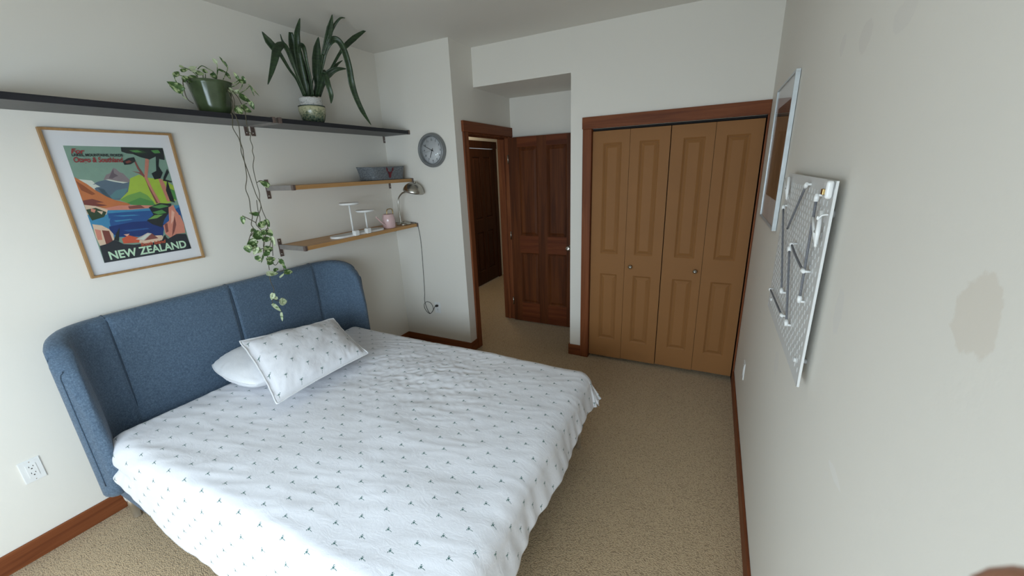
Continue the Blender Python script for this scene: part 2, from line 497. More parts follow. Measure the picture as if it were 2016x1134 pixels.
struct('trim_4', b, M_woodz, 'wood jamb lining the open bedroom doorway', 'trim')
b = NB()
box(b, XK-T-.016, XK-T, .10, .17, 0, 2.06, .003); box(b, XK-T-.016, XK-T, .985, 1.06, 0, 2.06, .003); box(b, XK-T-.016, XK-T, .09, 1.07, 2.06, 2.15, .003)
struct('trim_5', b, M_woodz, 'wood casing on the hallway side of the doorway', 'trim')

# door_1: open four-panel bedroom door, folded back against the alcove wall
LX0, LX1, LY = .815, 1.585, .93
b = panel_door(None, (LX0, LY, 0), (1, 0, 0), None, (0, -1, 0), LX1-LX0, .012, 2.045, .035,
               [(.105, .325), (.43, .645)], [(.24, .832), (1.022, 1.945)], None)
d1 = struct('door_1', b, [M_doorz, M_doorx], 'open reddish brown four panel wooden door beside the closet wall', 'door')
b = NB(); lathe(b, [(.0, 0), (.031, 0), (.031, .006), (.012, .010), (.011, .032), (.020, .038), (.028, .050), (.027, .064), (.016, .071), (0, .072)], (1.495, LY, .915), 24, 'y')
obj('door_knob', b, M_steel, d1)
for z in (.25, 1.02, 1.83):
    b = NB(); tube(b, [(LX0-.006, LY-.004, z-.045), (LX0-.006, LY-.004, z+.045)], .006, 10); box(b, LX0-.004, LX0+.001, LY, LY+.03, z-.045, z+.045)
    obj('hinge', b, M_nickel, d1)

# closet casing (trim_6, 7) and folding doors (door_2)
b = NB(); box(b, 1.803, 1.876, YK-.018, YK, 0, 2.012, .003); box(b, 3.066, W-.001, YK-.018, YK, 0, 2.012, .002)
box(b, 1.868, 1.876, YK, YK+.1, 0, 2.012); box(b, 3.066, 3.074, YK, YK+.1, 0, 2.012)
struct('trim_6', b, M_woodz, 'reddish wood side casings of the closet', 'trim')
b = NB(); box(b, 1.800, W-.001, YK-.024, YK, 2.012, 2.100, .003)
struct('trim_7', b, M_woodx, 'reddish wood head casing across the top of the closet', 'trim')
b = NB(); box(b, CX0, CX1, YK+.04, YK+.09, 1.998, 2.012)  # near-black strip, shade of the gap above the leaves put into colour
d2 = struct('door_2', b, M_dark, 'caramel brown painted folding closet doors with four tall leaves', 'door')
LW = (CX1-CX0-.012)/4
for i in range(4):
    x0 = CX0+.003+i*LW+(.004 if i > 1 else 0)
    bm = panel_door(None, (x0+.0012, YK+.018, 0), (1, 0, 0), None, (0, -1, 0), LW-.0024, .028+.004*i, 1.992, .03,
                    [(.085, .232)] if i in (0, 2) else [(.072, .218)], [(.205, .822), (1.0, 1.90)], None)
    lf = obj('door_leaf', bm, [M_closet, M_closet], d2)
    if i in (1, 2):
        kx = x0+(.052 if i == 1 else LW-.045)
        b = NB(); lathe(b, [(0, 0), (.012, 0), (.008, .006), (.007, .014), (.015, .020), (.017, .026), (.012, .033), (0, .034)], (kx, YK+.018, .903), 20, 'y')
        obj('knob', b, M_nickel, lf)
b = NB(); box(b, CX0, CX1, YK+.11, YK+.12, 0, CZ+.02)  # thin near-black sheet painting the shade behind the leaves
struct('closet_shade_sheet', b, M_dark, 'near black sheet painted as the closet shade behind the folding doors', 'wall')

# baseboards
BT = .0126
def baseboard(name, boxes, mat, label):
    b = NB()
    for q in boxes: box(b, *q, 0, HB, .003)
    struct(name, b, mat, label, 'baseboard')
baseboard('baseboard_left', [(0, BT, YN, 0)], M_woody, 'reddish wood baseboard under the left wall')
baseboard('baseboard_back', [(BT, XK+BT, -BT, 0)], M_woodx, 'reddish wood baseboard below the clock wall')
baseboard('baseboard_doorway', [(XK, XK+BT, 0, .108)], M_woody, 'short reddish baseboard piece beside the doorway casing')
baseboard('baseboard_closet', [(XJ-BT, 1.803, YK-BT, YK), ], M_woodx, 'short reddish baseboard piece left of the closet casing')
baseboard('baseboard_pier', [(XJ-BT, XJ, YK, YA-.12)], M_woody, 'reddish baseboard on the alcove side of the closet wall')
baseboard('baseboard_right', [(W-BT, W, YN, YK-.018)], M_woody, 'long reddish wood baseboard under the right wall')
baseboard('baseboard_near', [(BT, W-BT, YN, YN+BT)], M_woodx, 'reddish wood baseboard under the window wall')

# ================================================================== BED
bed = thing('bed', (1.1, -1.66, 0), 'blue upholstered bed with winged headboard and chrome legs', 'bed')
def headboard(bed):
    # plan path of the padded inner face from the left wing tip to the right wing tip
    YC = -1.648
    half = []
    HW = .772       # half width at the back
    R = .17
    # start at tip (front), go back, curve, then along the wall
    tipx = .355
    pts = []
    for i in range(9): pts.append((tipx-(tipx-(.105+R))*i/8, HW+.028-.028*i/8-.005, 0))
    for i in range(1, 13):
        a = PI/2*i/12; pts.append((.105+R-R*math.sin(a), HW-.005-R+R*math.cos(a), 0))
    for i in range(1, 76): pts.append((.105, (HW-.005-R)*(1-i/75), 0))
    full = [(x, YC-y) for x, y, _ in pts]+[(x, YC+y) for x, y, _ in pts[::-1][1:]]
    n = len(full)
    # arc length
    S = [0]
    for i in range(1, n): S.append(S[-1]+math.hypot(full[i][0]-full[i-1][0], full[i][1]-full[i-1][1]))
    Lt = S[-1]
    seams = [-2.235, -1.645, -1.045]
    bm = NB(); rings = []
    for i, (x, y) in enumerate(full):
        a = full[max(i-1, 0)]; c = full[min(i+1, n-1)]
        tx, ty = c[0]-a[0], c[1]-a[1]; L = math.hypot(tx, ty); tx /= L; ty /= L
        nx, ny = -ty, tx                      # towards outside
        if (nx*(x-.9)+ny*(y-YC)) < 0: nx, ny = -nx, -ny
        e = min(S[i], Lt-S[i])                # distance from a wing tip
        # rounded top front corner, small rounded lower corner
        rt, rb = .24, .06
        zt = 1.098
        if e < rt: zt -= rt*.95*(1-math.sqrt(max(0, 1-((rt-e)/rt)**2)))
        zb = .26 if e < .30 else .20
        if e < rb: zb += rb*(1-math.sqrt(max(0, 1-((rb-e)/rb)**2)))
        th = .085 if e > .02 else .075
        th *= (.55+.45*min(1, e/.05))
        dent = 0
        for s in seams: dent += .012*math.exp(-((y-s)/.010)**2) if e > .2 else 0
        puff = 0
        prof = []
        r = .032
        # inner face upwards, over the top, outer face down: cross section (offset from inner face, z)
        NZ = 14
        for k in range(NZ+1):
            z = zb+r+(zt-zb-2*r)*k/NZ
            bul = .012*math.sin(PI*k/NZ)
            prof.append((-bul+dent, z))
        for k in range(1, 6):
            a_ = PI*k/6; prof.append((th/2-th/2*math.cos(a_)+dent*.7*(1-k/6), zt-r+r*math.sin(a_)))
        for k in range(NZ+1):
            prof.append((th, zt-r-(zt-zb-2*r)*k/NZ))
        for k in range(1, 6):
            a_ = PI*k/6; prof.append((th/2+th/2*math.cos(a_), zb+r-r*math.sin(a_)))
        rings.append([bm.verts.new((x+nx*o, y+ny*o, z)) for o, z in prof])
    m = len(rings[0])
    for i in range(n-1):
        for k in range(m):
            f = bm.faces.new((rings[i][k], rings[i][(k+1) % m], rings[i+1][(k+1) % m], rings[i+1][k])); f.smooth = True
    for rg in (rings[0], rings[-1]):
        c = Vector((0, 0, 0))
        for v in rg: c += v.co
        c /= m; c.x += .022; cv = bm.verts.new(c)
        mid = [bm.verts.new((v.co*.55+c*.45)+Vector((.008, 0, 0))) for v in rg]
        for k in range(m):
            f = bm.faces.new((rg[k], rg[(k+1) % m], mid[(k+1) % m], mid[k])); f.smooth = True
            f = bm.faces.new((mid[k], mid[(k+1) % m], cv)); f.smooth = True
    pipes = []
    for i in (2, n-3):
        rg = rings[i]; k0 = NZ+4; pipes.append([rg[k].co+Vector((.003, -.001 if i < 9 else .001, 0)) for k in range(k0, k0+NZ+2)])
    # keep everything off the wall
    for v in bm.verts: v.co.x = max(v.co.x, .016)
    hb = obj('headboard', bm, M_blue, bed)
    for s in seams:
        b = NB(); pts = [(.105+.012*math.sin(PI*k/14)-.0095, s, .45+(1.066-.45)*k/14) for k in range(15)]
        pts += [(.085, s, 1.088), (.055, s, 1.098), (.03, s, 1.09)]
        tube(b, pts, .0034, 6); obj('seam', b, M_piping, hb)
    for pts in pipes:
        b = NB(); tube(b, pts, .0032, 6); obj('piping', b, M_blue, hb)
    return hb
headboard(bed)
b = NB()
box(b, .12, 2.18, -2.425, -2.385, .15, .34, .012); box(b, .12, 2.18, -.935, -.895, .15, .34, .012); box(b, 2.15, 2.20, -2.425, -.895, .15, .34, .012)
box(b, .12, 2.16, -2.39, -.93, .18, .24)
obj('bed_frame', b, M_blue, bed)
for (x, y) in ((.15, -2.40), (2.17, -2.38), (.15, -.93), (2.17, -.91)):
    b = NB(); lathe(b, [(.017, 0), (.019, .004), (.017, .008), (.019, .08), (.023, .16), (0, .16)], (x, y, 0), 20)
    obj('leg', b, M_steel, bed)

b = NB(); box(b, .125, 2.16, -2.42, -.90, .24, .50, .05, 5)
tag(obj('mattress', b, M_cushion_white, smooth=True), 'mattress in a white fitted sheet on the blue bed', 'mattress')

def duvet():
    X0, X1 = .26, 2.255       # head edge; where the foot starts to roll over
    Y0, Y1 = -2.452, -.868
    dn, df, dfoot = .30, .28, .18
    R = .085
    su = (X1-X0)+dfoot; sv = (Y1-Y0)+dn+df
    NU, NV = 300, 280
    bm = NB(); uvl = bm.loops.layers.uv.new('UVMap')
    grid = []; uvs = []
    for i in range(NU+1):
        row = []
        for j in range(NV+1):
            s = X0+su*i/NU; t_ = Y0-dn+sv*j/NV
            if t_ < Y0: t_ = Y0-(Y0-t_)*(1-.56*math.exp(-((s-.3)/.30)**2)+.05*noise.noise(Vector((s*3, 0, 7))))
            if s > X1: s = X1+(s-X1)*(1+.28*noise.noise(Vector((0, t_*3.1, 2)))+.05*noise.noise(Vector((0, t_*7, 5))))
            ox = max(0, s-(X1-R)); oy = 0; sg = 0
            if t_ < Y0+R: oy = (Y0+R)-t_; sg = -1
            elif t_ > Y1-R: oy = t_-(Y1-R); sg = 1
            d = math.hypot(ox, oy); shrink = 1-.24*math.sin(2*math.atan2(oy, ox))**2 if ox > 0 and oy > 0 else 1
            bx = min(s, X1-R); by = min(max(t_, Y0+R), Y1-R)
            z = .562
            # puffy loft and soft lumps
            z += .010*noise.noise(Vector((s*2.2, t_*2.2, 3)))+.006*noise.noise(Vector((s*5, t_*5, 9)))
            # creases: stretched ridged noise
            a1 = noise.noise(Vector((s*3.0+t_*1.5, t_*16-s*5, 1.7)))
            a2 = noise.noise(Vector((s*12+t_*6, t_*9-s*8, 5.1)))
            w = .55+.45*noise.noise(Vector((s*1.3, t_*1.6, 12)))
            cr = (.0030*(1-abs(a1)*2.6)+.0014*(1-abs(a2)*2.4))*w
            far = math.exp(-((s-1.25)/.5)**2-((t_+1.25)/.35)**2)
            a3 = noise.noise(Vector((s*20, t_*22, 2)))
            cr += far*.0042*(1-abs(a3)*2.2)
            px, py = bx, by
            if d > 1e-6:
                ux_, uy_ = ox/d, sg*oy/d
                d *= shrink; q = d/R
                flare = .10+.10*(ox > 0)+.10*(ox > .05)*(oy > .05)
                if sg == -1 and ox < .01: flare = .07
                if ox > 0 and oy > 0: flare += .16*min(1, 2*min(ox, oy)/(max(ox, oy)+.02))
                if q < PI/2: hh, vv = R*math.sin(q), R*(1-math.cos(q))
                else:
                    e = d-R*PI/2; hh = R+e*math.sin(flare); vv = R+e*math.cos(flare)
                ang = math.atan2(uy_, ux_)
                per = t_*(abs(ux_))+s*(abs(uy_))*1.0
                fall = min(1, max(0, (d-R*.8)/.2))
                amp = .016 if ox > oy else .007
                rip = 1.5*noise.noise(Vector((per*3.5, 0, 4)))+.16*math.sin(per*2*PI/.11+9*noise.noise(Vector((per*2.3, 0, 4))))*(1+noise.noise(Vector((per*2, 1, 4))))
                hh += amp*fall*rip
                if sg == -1 and s < .75:         # tuck beside the head end
                    k = math.exp(-((s-.30)/.16)**2); hh += -.022*k*math.exp(-((vv-.13)/.02)**2)+.012*k*math.exp(-((vv-.18)/.03)**2)
                px += ux_*hh; py += uy_*hh; z -= vv
                nrm = Vector((ux_*min(1, math.sin(min(q, PI/2))), uy_*min(1, math.sin(min(q, PI/2))), math.cos(min(q, PI/2))))
            else: nrm = Vector((0, 0, 1))
            # head end edge slopes down to the sheet
            if s < X0+.05: z -= .022*(1-(s-X0)/.05)**2
            p = Vector((px, py, z))+nrm*cr
            p.z = max(p.z, .05)
            # hem wave
            row.append(bm.verts.new(p)); uvs.append((s, t_))
        grid.append(row)
    k = 0
    uv = {}
    for i in range(NU+1):
        for j in range(NV+1): uv[grid[i][j]] = uvs[k]; k += 1
    for i in range(NU):
        for j in range(NV):
            # ragged hem: skip nothing, keep quads
            f = bm.faces.new((grid[i][j], grid[i+1][j], grid[i+1][j+1], grid[i][j+1])); f.smooth = True
            for lp in f.loops: lp[uvl].uv = (uv[lp.vert][0]-.0, uv[lp.vert][1]+.008)
    o = obj('duvet', bm, M_palm, keep_normals=True)
    md = o.modifiers.new('thickness', 'SOLIDIFY'); md.thickness = .008; md.offset = -1
    return tag(o, 'white duvet printed with tiny green palm trees draped over the bed', 'duvet')
duvet()

def pillow_mesh(corners, thick, up, rnd=.0, n=56, seed=0, wr=.006, uvscale=None, flange=0.0):
    """corners TL,TR,BR,BL; grid of two padded faces meeting at the seam"""
    TL, TR, BR, BL = [Vector(c) for c in corners]
    nrm = (TR-TL).cross(BL-TL).normalized()
    if nrm.dot(Vector(up)) < 0: nrm = -nrm
    wid = ((TR-TL).length+(BR-BL).length)/2; hei = ((BL-TL).length+(BR-TR).length)/2
    bm = NB(); uvl = bm.loops.layers.uv.new('UVMap'); uvd = {}
    G = {}
    for side in (1, -1):
        for i in range(n+1):
            for j in range(n+1):
                u, v = i/n, j/n
                edge = i in (0, n) or j in (0, n)
                if edge and side == -1: G[(side, i, j)] = G[(1, i, j)]; continue
                a, c = 2*u-1, 2*v-1
                # edges bow inwards between the corners
                pin = .022
                uu = u+pin*math.sin(PI*v)*(-a)*1.0*(abs(a)**3); vv = v+pin*math.sin(PI*u)*(-c)*(abs(c)**3)
                if rnd:
                    a0, c0 = 2*uu-1, 2*vv-1
                    uu = (a0*math.sqrt(1-rnd*c0*c0)+1)/2; vv = (c0*math.sqrt(1-rnd*a0*a0)+1)/2
                p = (TL*(1-uu)+TR*uu)*(1-vv)+(BL*(1-uu)+BR*uu)*vv
                fu = flange/wid*2; fv = flange/hei*2
                aa = min(1, abs(a)/(1-fu)); cc = min(1, abs(c)/(1-fv))
                t = ((1-aa**2.4)*(1-cc**2.4))**.55*thick/2
                t += .0015 if not edge else 0
                w = noise.noise(Vector((u*7+seed, v*5, 1+side)))*wr
                w += (1-abs(noise.noise(Vector((u*16+v*6+seed, v*9-u*5, side))))*2)*wr*.5*(.4+aa**3+cc**3)
                t += w*min(1, t/.02)
                if edge: t = noise.noise(Vector((u*9, v*9, seed)))*.006*(flange > 0)
                vt = bm.verts.new(p+nrm*t*side); G[(side, i, j)] = vt; uvd[vt] = (v*hei*1.0, u*wid)
    for side in (1, -1):
        for i in range(n):
            for j in range(n):
                q = [G[(side, i, j)], G[(side, i+1, j)], G[(side, i+1, j+1)], G[(side, i, j+1)]]
                f = bm.faces.new(q if side == -1 else q[::-1]); f.smooth = True
                for lp in f.loops:
                    x, y = uvd[lp.vert]; lp[uvl].uv = (x*.93+.02, y*.93+.035)
    outline = [G[(1, i, 0)].co.copy() for i in range(n+1)]+[G[(1, n, j)].co.copy() for j in range(1, n+1)]+[G[(1, i, n)].co.copy() for i in range(n-1, -1, -1)]+[G[(1, 0, j)].co.copy() for j in range(n-1, 0, -1)]
    return bm, outline
c2 = [(.12, -1.93, .665), (.14, -1.28, .68), (.64, -1.25, .625), (.66, -1.95, .632)]
bm, ol = pillow_mesh([c2[0], c2[1], c2[2], c2[3]], .185, (0, 0, 1), seed=5, wr=.005, rnd=.30)
p2 = obj('pillow', bm, M_cushion_white); tag(p2, 'plain white pillow lying under the palm print pillow', 'pillow')
b = NB(); tube(b, ol, .0028, 5, closed=True); obj('seam', b, M_cushion_white, p2)
c1 = [(0.45, -1.835, 0.85), (0.507, -1.256, 0.785), (0.926, -1.365, 0.648), (0.915, -1.966, 0.64)]
bm, ol = pillow_mesh(c1, .15, (0.5, 0, 1), seed=2, wr=.007, flange=.022)
p1 = obj('pillow', bm, M_palm); tag(p1, 'white palm print pillow leaning on the plain pillow', 'pillow')
b = NB(); tube(b, ol, .0045, 6, closed=True); obj('piping', b, M_cushion_white, p1)

# ================================================================== SHELVES
def bracket(parent, y0, y1, x1, zt, inner):
    """steel rail clasping the board end, bronze cap in front, plate on the wall"""
    b = NB(); box(b, .004, x1-.022, y0, y1, zt-.030, zt+.003, .0015)
    br = obj('bracket', b, M_brk, parent)
    b = NB(); box(b, x1-.022, x1, y0-.001, y1+.001, zt-.031, zt+.004, .0015); obj('end_cap', b, M_cap, br)
    yc = (y0+y1)/2
    b = NB(); box(b, 0, .005, yc-.0135, yc+.0135, zt-.085, zt+.045, .0015)
    pl = obj('wall_plate', b, M_cap, br)
    for dz in (-.065, .03):
        b = NB(); lathe(b, [(.0, 0), (.006, 0), (.005, .002), (0, .0025)], (.005, yc, zt+dz), 10, 'x'); obj('screw', b, M_steel, br)
def shelf(name, y0, y1, x1, zt, mats, label, group=None):
    s = thing(name, (0, (y0+y1)/2, zt-.028), label, 'shelf', group)
    b = NB(); vs = box(b, .002, x1-.004, y0+.018, y1-.018, zt-.028, zt, .001, 1)
    b.faces.ensure_lookup_table()
    bmesh.ops.recalc_face_normals(b, faces=b.faces[:])
    if len(mats) > 1:
        for f in b.faces:
            if f.normal.z < -.9: f.material_index = 1
    obj('board', b, mats, s)
    bracket(s, y0, y0+.017, x1, zt, 1); bracket(s, y1-.017, y1, x1, zt, -1)
    return s
shelf('wall_shelf', -2.475, -1.252, .309, 2.095, [M_black, M_under], 'long dark top shelf above the framed poster, left piece holding the green pot', None)
shelf('wall_shelf', -1.228, -.001, .309, 2.095, [M_black, M_under], 'dark top shelf holding the snake plant, right piece next to the clock wall', None)
shelf('wall_shelf', -1.212, -.002, .291, 1.683, [M_oak], 'oak middle shelf with the grey felt basket on its right end', None)
shelf('wall_shelf', -1.210, -.002, .290, 1.269, [M_oak], 'oak lower shelf holding the desk lamp and pink watering can', None)

# ================================================================== FRAMED POSTER
M_gold = wood('light_ash_frame', 'z', [(.30, .17, .07, 1), (.38, .225, .10, 1), (.45, .28, .135, 1)], .45, 1.5)
M_mat = plain('white_mat_board', (.74, .74, .76, 1), .5, var=.01)
def frame(name, wallx, sgn, y0, y1, z0, z1, fw, fd, matl, label, cat='picture'):
    t = thing(name, (wallx, (y0+y1)/2, z0), label, cat)
    X = lambda d: wallx+sgn*d
    def bx(a, c, ya, yb, za, zb, bev=0): 
        box(b, min(X(a), X(c)), max(X(a), X(c)), ya, yb, za, zb, bev)
    b = NB()
    bx(.002, fd, y0, y1, z1-fw, z1, .001); bx(.002, fd, y0, y1, z0, z0+fw, .001)
    bx(.002, fd, y0, y0+fw, z0+fw, z1-fw, .001); bx(.002, fd, y1-fw, y1, z0+fw, z1-fw, .001)
    obj('frame', b, matl, t)
    b = NB(); bx(.003, .008, y0+fw, y1-fw, z0+fw, z1-fw); obj('mat_board', b, M_mat, t)
    return t, X
fr, X = frame('framed_poster', 0, 1, -2.209, -1.696, 1.284, 2.000, .011, .022, M_gold,
              'ash framed travel poster reading NEW ZEALAND over the bed')
PC = {'sky': (.21, .33, .26), 'peak': (.24, .20, .21), 'peakd': (.13, .10, .12), 'blue': (.10, .15, .20), 'blued': (.05, .09, .12), 'teal': (.10, .22, .24),
      'snow': (.62, .66, .58), 'orange': (.52, .17, .06), 'ord': (.28, .08, .03), 'rust': (.19, .05, .04), 'lime': (.36, .50, .06), 'limed': (.16, .34, .08),
      'green': (.08, .25, .07), 'dk': (.016, .022, .025), 'dkg': (.03, .06, .03), 'trunk': (.52, .21, .15), 'trunkd': (.22, .07, .06), 'lake': (.02, .09, .27), 'laked': (.01, .035, .16),
      'lakel': (.05, .24, .42), 'pink': (.62, .24, .17), 'pinkl': (.75, .42, .32), 'cream': (.70, .52, .38), 'hut': (.55, .45, .42), 'base': (.02, .026, .035), 'mint': (.52, .72, .52), 'dred': (.30, .03, .035), 'ored': (.55, .10, .05)}
PK = list(PC); PM = [plain('poster_'+k, PC[k]+(1,), .45, var=.04, scale=60) for k in PK]
py0, py1, pz0, pz1 = -2.142, -1.750, 1.350, 1.922
pb = NB(); lay = [0]
def pl(key, *pts):
    lay[0] += 1; d = .0084+lay[0]*.000045
    pts = [(min(1, max(0, u)), min(1, max(0, v))) for u, v in pts]
    f = pb.faces.new([pb.verts.new((X(d), py0+(py1-py0)*u, pz0+(pz1-pz0)*v)) for u, v in pts]); f.material_index = PK.index(key)
pl('sky', (0, 0), (1, 0), (1, 1), (0, 1))
pl('snow', (-0.008, 0.734), (0.044, 0.728), (0.149, 0.715), (0.206, 0.651), (0.217, 0.587), (0.01, 0.638))
pl('peak', (0.264, 0.721), (0.305, 0.762), (0.344, 0.772), (0.395, 0.818), (0.419, 0.81), (0.445, 0.78), (0.478, 0.769), (0.529, 0.703), (0.494, 0.677), (0.347, 0.682))
pl('peakd', (0.317, 0.73), (0.392, 0.811), (0.386, 0.771), (0.421, 0.749), (0.381, 0.739), (0.351, 0.724))
pl('blue', (0.142, 0.679), (0.196, 0.703), (0.289, 0.719), (0.38, 0.705), (0.447, 0.686), (0.55, 0.691), (0.523, 0.615), (0.367, 0.536), (0.25, 0.548), (0.153, 0.632))
pl('snow', (0.278, 0.719), (0.313, 0.72), (0.403, 0.701), (0.498, 0.688), (0.446, 0.682), (0.376, 0.695), (0.321, 0.707))
pl('snow', (0.142, 0.679), (0.172, 0.683), (0.209, 0.659), (0.173, 0.657), (0.147, 0.648))
pl('teal', (0.35, 0.623), (0.48, 0.639), (0.399, 0.556), (0.285, 0.546), (0.258, 0.569))
pl('blued', (0.177, 0.652), (0.236, 0.639), (0.256, 0.596), (0.287, 0.551), (0.231, 0.56))
pl('orange', (-0.002, 0.749), (0.033, 0.728), (0.094, 0.686), (0.153, 0.632), (0.236, 0.575), (0.307, 0.539), (0.454, 0.497), (0.419, 0.472), (0.221, 0.469), (0.003, 0.501), (0, 0.568))
pl('ord', (0.003, 0.719), (0.057, 0.677), (0.141, 0.601), (0.104, 0.593), (0.021, 0.638))
pl('rust', (0.002, 0.552), (0.093, 0.562), (0.194, 0.525), (0.113, 0.525), (0.219, 0.496), (0.101, 0.494), (0.004, 0.506), (0.001, 0.532))
pl('lime', (0.355, 0.536), (0.469, 0.607), (0.534, 0.724), (0.639, 0.755), (0.696, 0.731), (0.773, 0.718), (0.908, 0.703), (1.01, 0.641), (0.982, 0.499), (0.822, 0.462), (0.475, 0.485))
pl('limed', (0.355, 0.536), (0.457, 0.575), (0.596, 0.601), (0.663, 0.564), (0.719, 0.492), (0.475, 0.485))
pl('green', (0.419, 0.505), (0.576, 0.546), (0.696, 0.505), (0.725, 0.468), (0.521, 0.468))
pl('green', (0.936, 0.62), (0.994, 0.594), (0.99, 0.499), (0.918, 0.527))
pl('lime', (0.688, 0.709), (0.746, 0.719), (0.756, 0.593), (0.708, 0.538))
pl('lakel', (-0.001, 0.475), (0.171, 0.462), (0.413, 0.456), (0.746, 0.449), (1.01, 0.449), (0.996, 0.279), (0.739, 0.23), (0.686, 0.164), (0.174, 0.211), (-0.002, 0.307))
pl('lake', (0.194, 0.428), (0.466, 0.424), (0.693, 0.418), (0.982, 0.415), (0.99, 0.329), (0.743, 0.242), (0.178, 0.288), (0.186, 0.375))
pl('laked', (0.163, 0.312), (0.419, 0.332), (0.658, 0.321), (0.756, 0.277), (0.702, 0.168), (0.223, 0.211), (0.155, 0.257))
pl('lakel', (0.233, 0.403), (0.443, 0.397), (0.518, 0.386), (0.338, 0.388)); pl('lakel', (0.229, 0.36), (0.404, 0.36), (0.427, 0.351), (0.249, 0.347)); pl('lake', (0.293, 0.265), (0.553, 0.261), (0.577, 0.249), (0.337, 0.247))
pl('pink', (0.175, 0.473), (0.325, 0.489), (0.474, 0.483), (0.723, 0.463), (0.744, 0.444), (0.434, 0.443), (0.204, 0.455))
pl('trunkd', (0.42, 0.475), (0.552, 0.48), (0.594, 0.448), (0.424, 0.45))
pl('cream', (0.003, 0.516), (0.103, 0.499), (0.206, 0.46), (0.178, 0.419), (0.071, 0.412), (-0, 0.433))
pl('dkg', (0.004, 0.475), (0.098, 0.484), (0.186, 0.44), (0.148, 0.4), (0.024, 0.378), (0.012, 0.422))
pl('pink', (0.051, 0.482), (0.092, 0.468), (0.071, 0.443), (0.042, 0.456)); pl('cream', (0.099, 0.457), (0.154, 0.448), (0.133, 0.422))
pl('lakel', (0.131, 0.369), (0.202, 0.384), (0.171, 0.333), (0.13, 0.271), (0.103, 0.296))
pl('cream', (0.013, 0.348), (0.098, 0.329), (0.155, 0.29), (0.18, 0.244), (0.158, 0.135), (0.021, 0.119), (0.004, 0.231))
pl('rust', (0.083, 0.287), (0.149, 0.275), (0.154, 0.157), (0.077, 0.145)); pl('pink', (0.02, 0.304), (0.071, 0.288), (0.057, 0.203), (0.013, 0.208))
pl('trunk', (0.771, 0.918), (0.799, 0.885), (0.764, 0.808), (0.723, 0.73), (0.741, 0.628), (0.788, 0.487), (0.736, 0.481), (0.706, 0.607), (0.69, 0.731), (0.732, 0.83))
pl('trunkd', (0.69, 0.731), (0.708, 0.652), (0.758, 0.483), (0.736, 0.481), (0.706, 0.607))
pl('trunkd', (0.647, 0.885), (0.662, 0.82), (0.7, 0.742), (0.684, 0.726), (0.642, 0.807), (0.63, 0.875))
pl('trunkd', (0.573, 0.789), (0.659, 0.774), (0.69, 0.731), (0.642, 0.766))
pl('trunk', (0.842, 0.716), (0.887, 0.703), (0.908, 0.621), (0.905, 0.492), (0.87, 0.494), (0.851, 0.624))
pl('dk', (0.944, 0.702), (0.947, 0.608), (0.959, 0.477), (0.905, 0.492), (0.892, 0.599))
pl('dk', (0.891, 0.93), (0.924, 0.907), (0.889, 0.829), (0.911, 0.772), (0.842, 0.716), (0.785, 0.751), (0.845, 0.784))
pl('dk', (0.536, 0.996), (0.998, 0.995), (0.989, 0.93), (0.98, 0.885), (0.92, 0.896), (0.887, 0.918), (0.808, 0.891), (0.709, 0.912), (0.641, 0.939), (0.579, 0.944), (0.529, 0.959))
pl('dkg', (0.603, 0.976), (0.735, 0.983), (0.803, 0.951), (0.706, 0.94)); pl('green', (0.613, 0.969), (0.705, 0.974), (0.751, 0.956), (0.671, 0.952)); pl('green', (0.851, 0.974), (0.937, 0.98), (0.955, 0.952), (0.883, 0.946))
pl('dk', (0.51, 0.875), (0.576, 0.902), (0.644, 0.912), (0.649, 0.875), (0.582, 0.848), (0.517, 0.843)); pl('rust', (0.533, 0.87), (0.583, 0.885), (0.603, 0.869), (0.546, 0.854))
pl('dk', (0.782, 0.763), (0.87, 0.795), (0.918, 0.771), (0.87, 0.715), (0.796, 0.706)); pl('dk', (0.98, 0.805), (0.99, 0.77), (0.922, 0.702), (1.003, 0.682), (0.984, 0.671), (0.89, 0.692), (0.909, 0.726))
pl('dk', (0.636, 0.451), (0.772, 0.483), (0.911, 0.468), (0.854, 0.388), (0.772, 0.323), (0.717, 0.25), (0.619, 0.29), (0.571, 0.329), (0.665, 0.379))
pl('green', (0.664, 0.455), (0.796, 0.469), (0.874, 0.446), (0.754, 0.431)); pl('limed', (0.588, 0.339), (0.676, 0.373), (0.775, 0.371), (0.693, 0.342)); pl('green', (0.66, 0.403), (0.777, 0.418), (0.823, 0.385), (0.719, 0.375))
pl('pink', (0.863, 0.435), (0.929, 0.455), (0.945, 0.393), (0.98, 0.342), (0.995, 0.254), (0.98, 0.168), (0.865, 0.168), (0.79, 0.127), (0.736, 0.182), (0.738, 0.266), (0.825, 0.306))
pl('pinkl', (0.891, 0.409), (0.919, 0.383), (0.875, 0.302), (0.833, 0.269)); pl('trunkd', (0.906, 0.348), (0.898, 0.263), (0.851, 0.194), (0.806, 0.15), (0.847, 0.244)); pl('trunkd', (0.756, 0.277), (0.795, 0.285), (0.78, 0.202), (0.747, 0.193))
pl('lake', (0.962, 0.422), (0.994, 0.426), (0.994, 0.34), (0.961, 0.355))
pl('ored', (0.247, 0.191), (0.326, 0.216), (0.418, 0.183), (0.427, 0.135), (0.249, 0.146)); pl('pinkl', (0.279, 0.227), (0.343, 0.228), (0.31, 0.207))
pl('cream', (0.414, 0.137), (0.447, 0.191), (0.69, 0.175), (0.702, 0.125), (0.446, 0.115))
pl('hut', (0.386, 0.169), (0.537, 0.216), (0.581, 0.205), (0.472, 0.147)); pl('trunkd', (0.472, 0.147), (0.581, 0.205), (0.639, 0.151), (0.513, 0.148)); pl('snow', (0.426, 0.17), (0.534, 0.208), (0.567, 0.204), (0.467, 0.154))
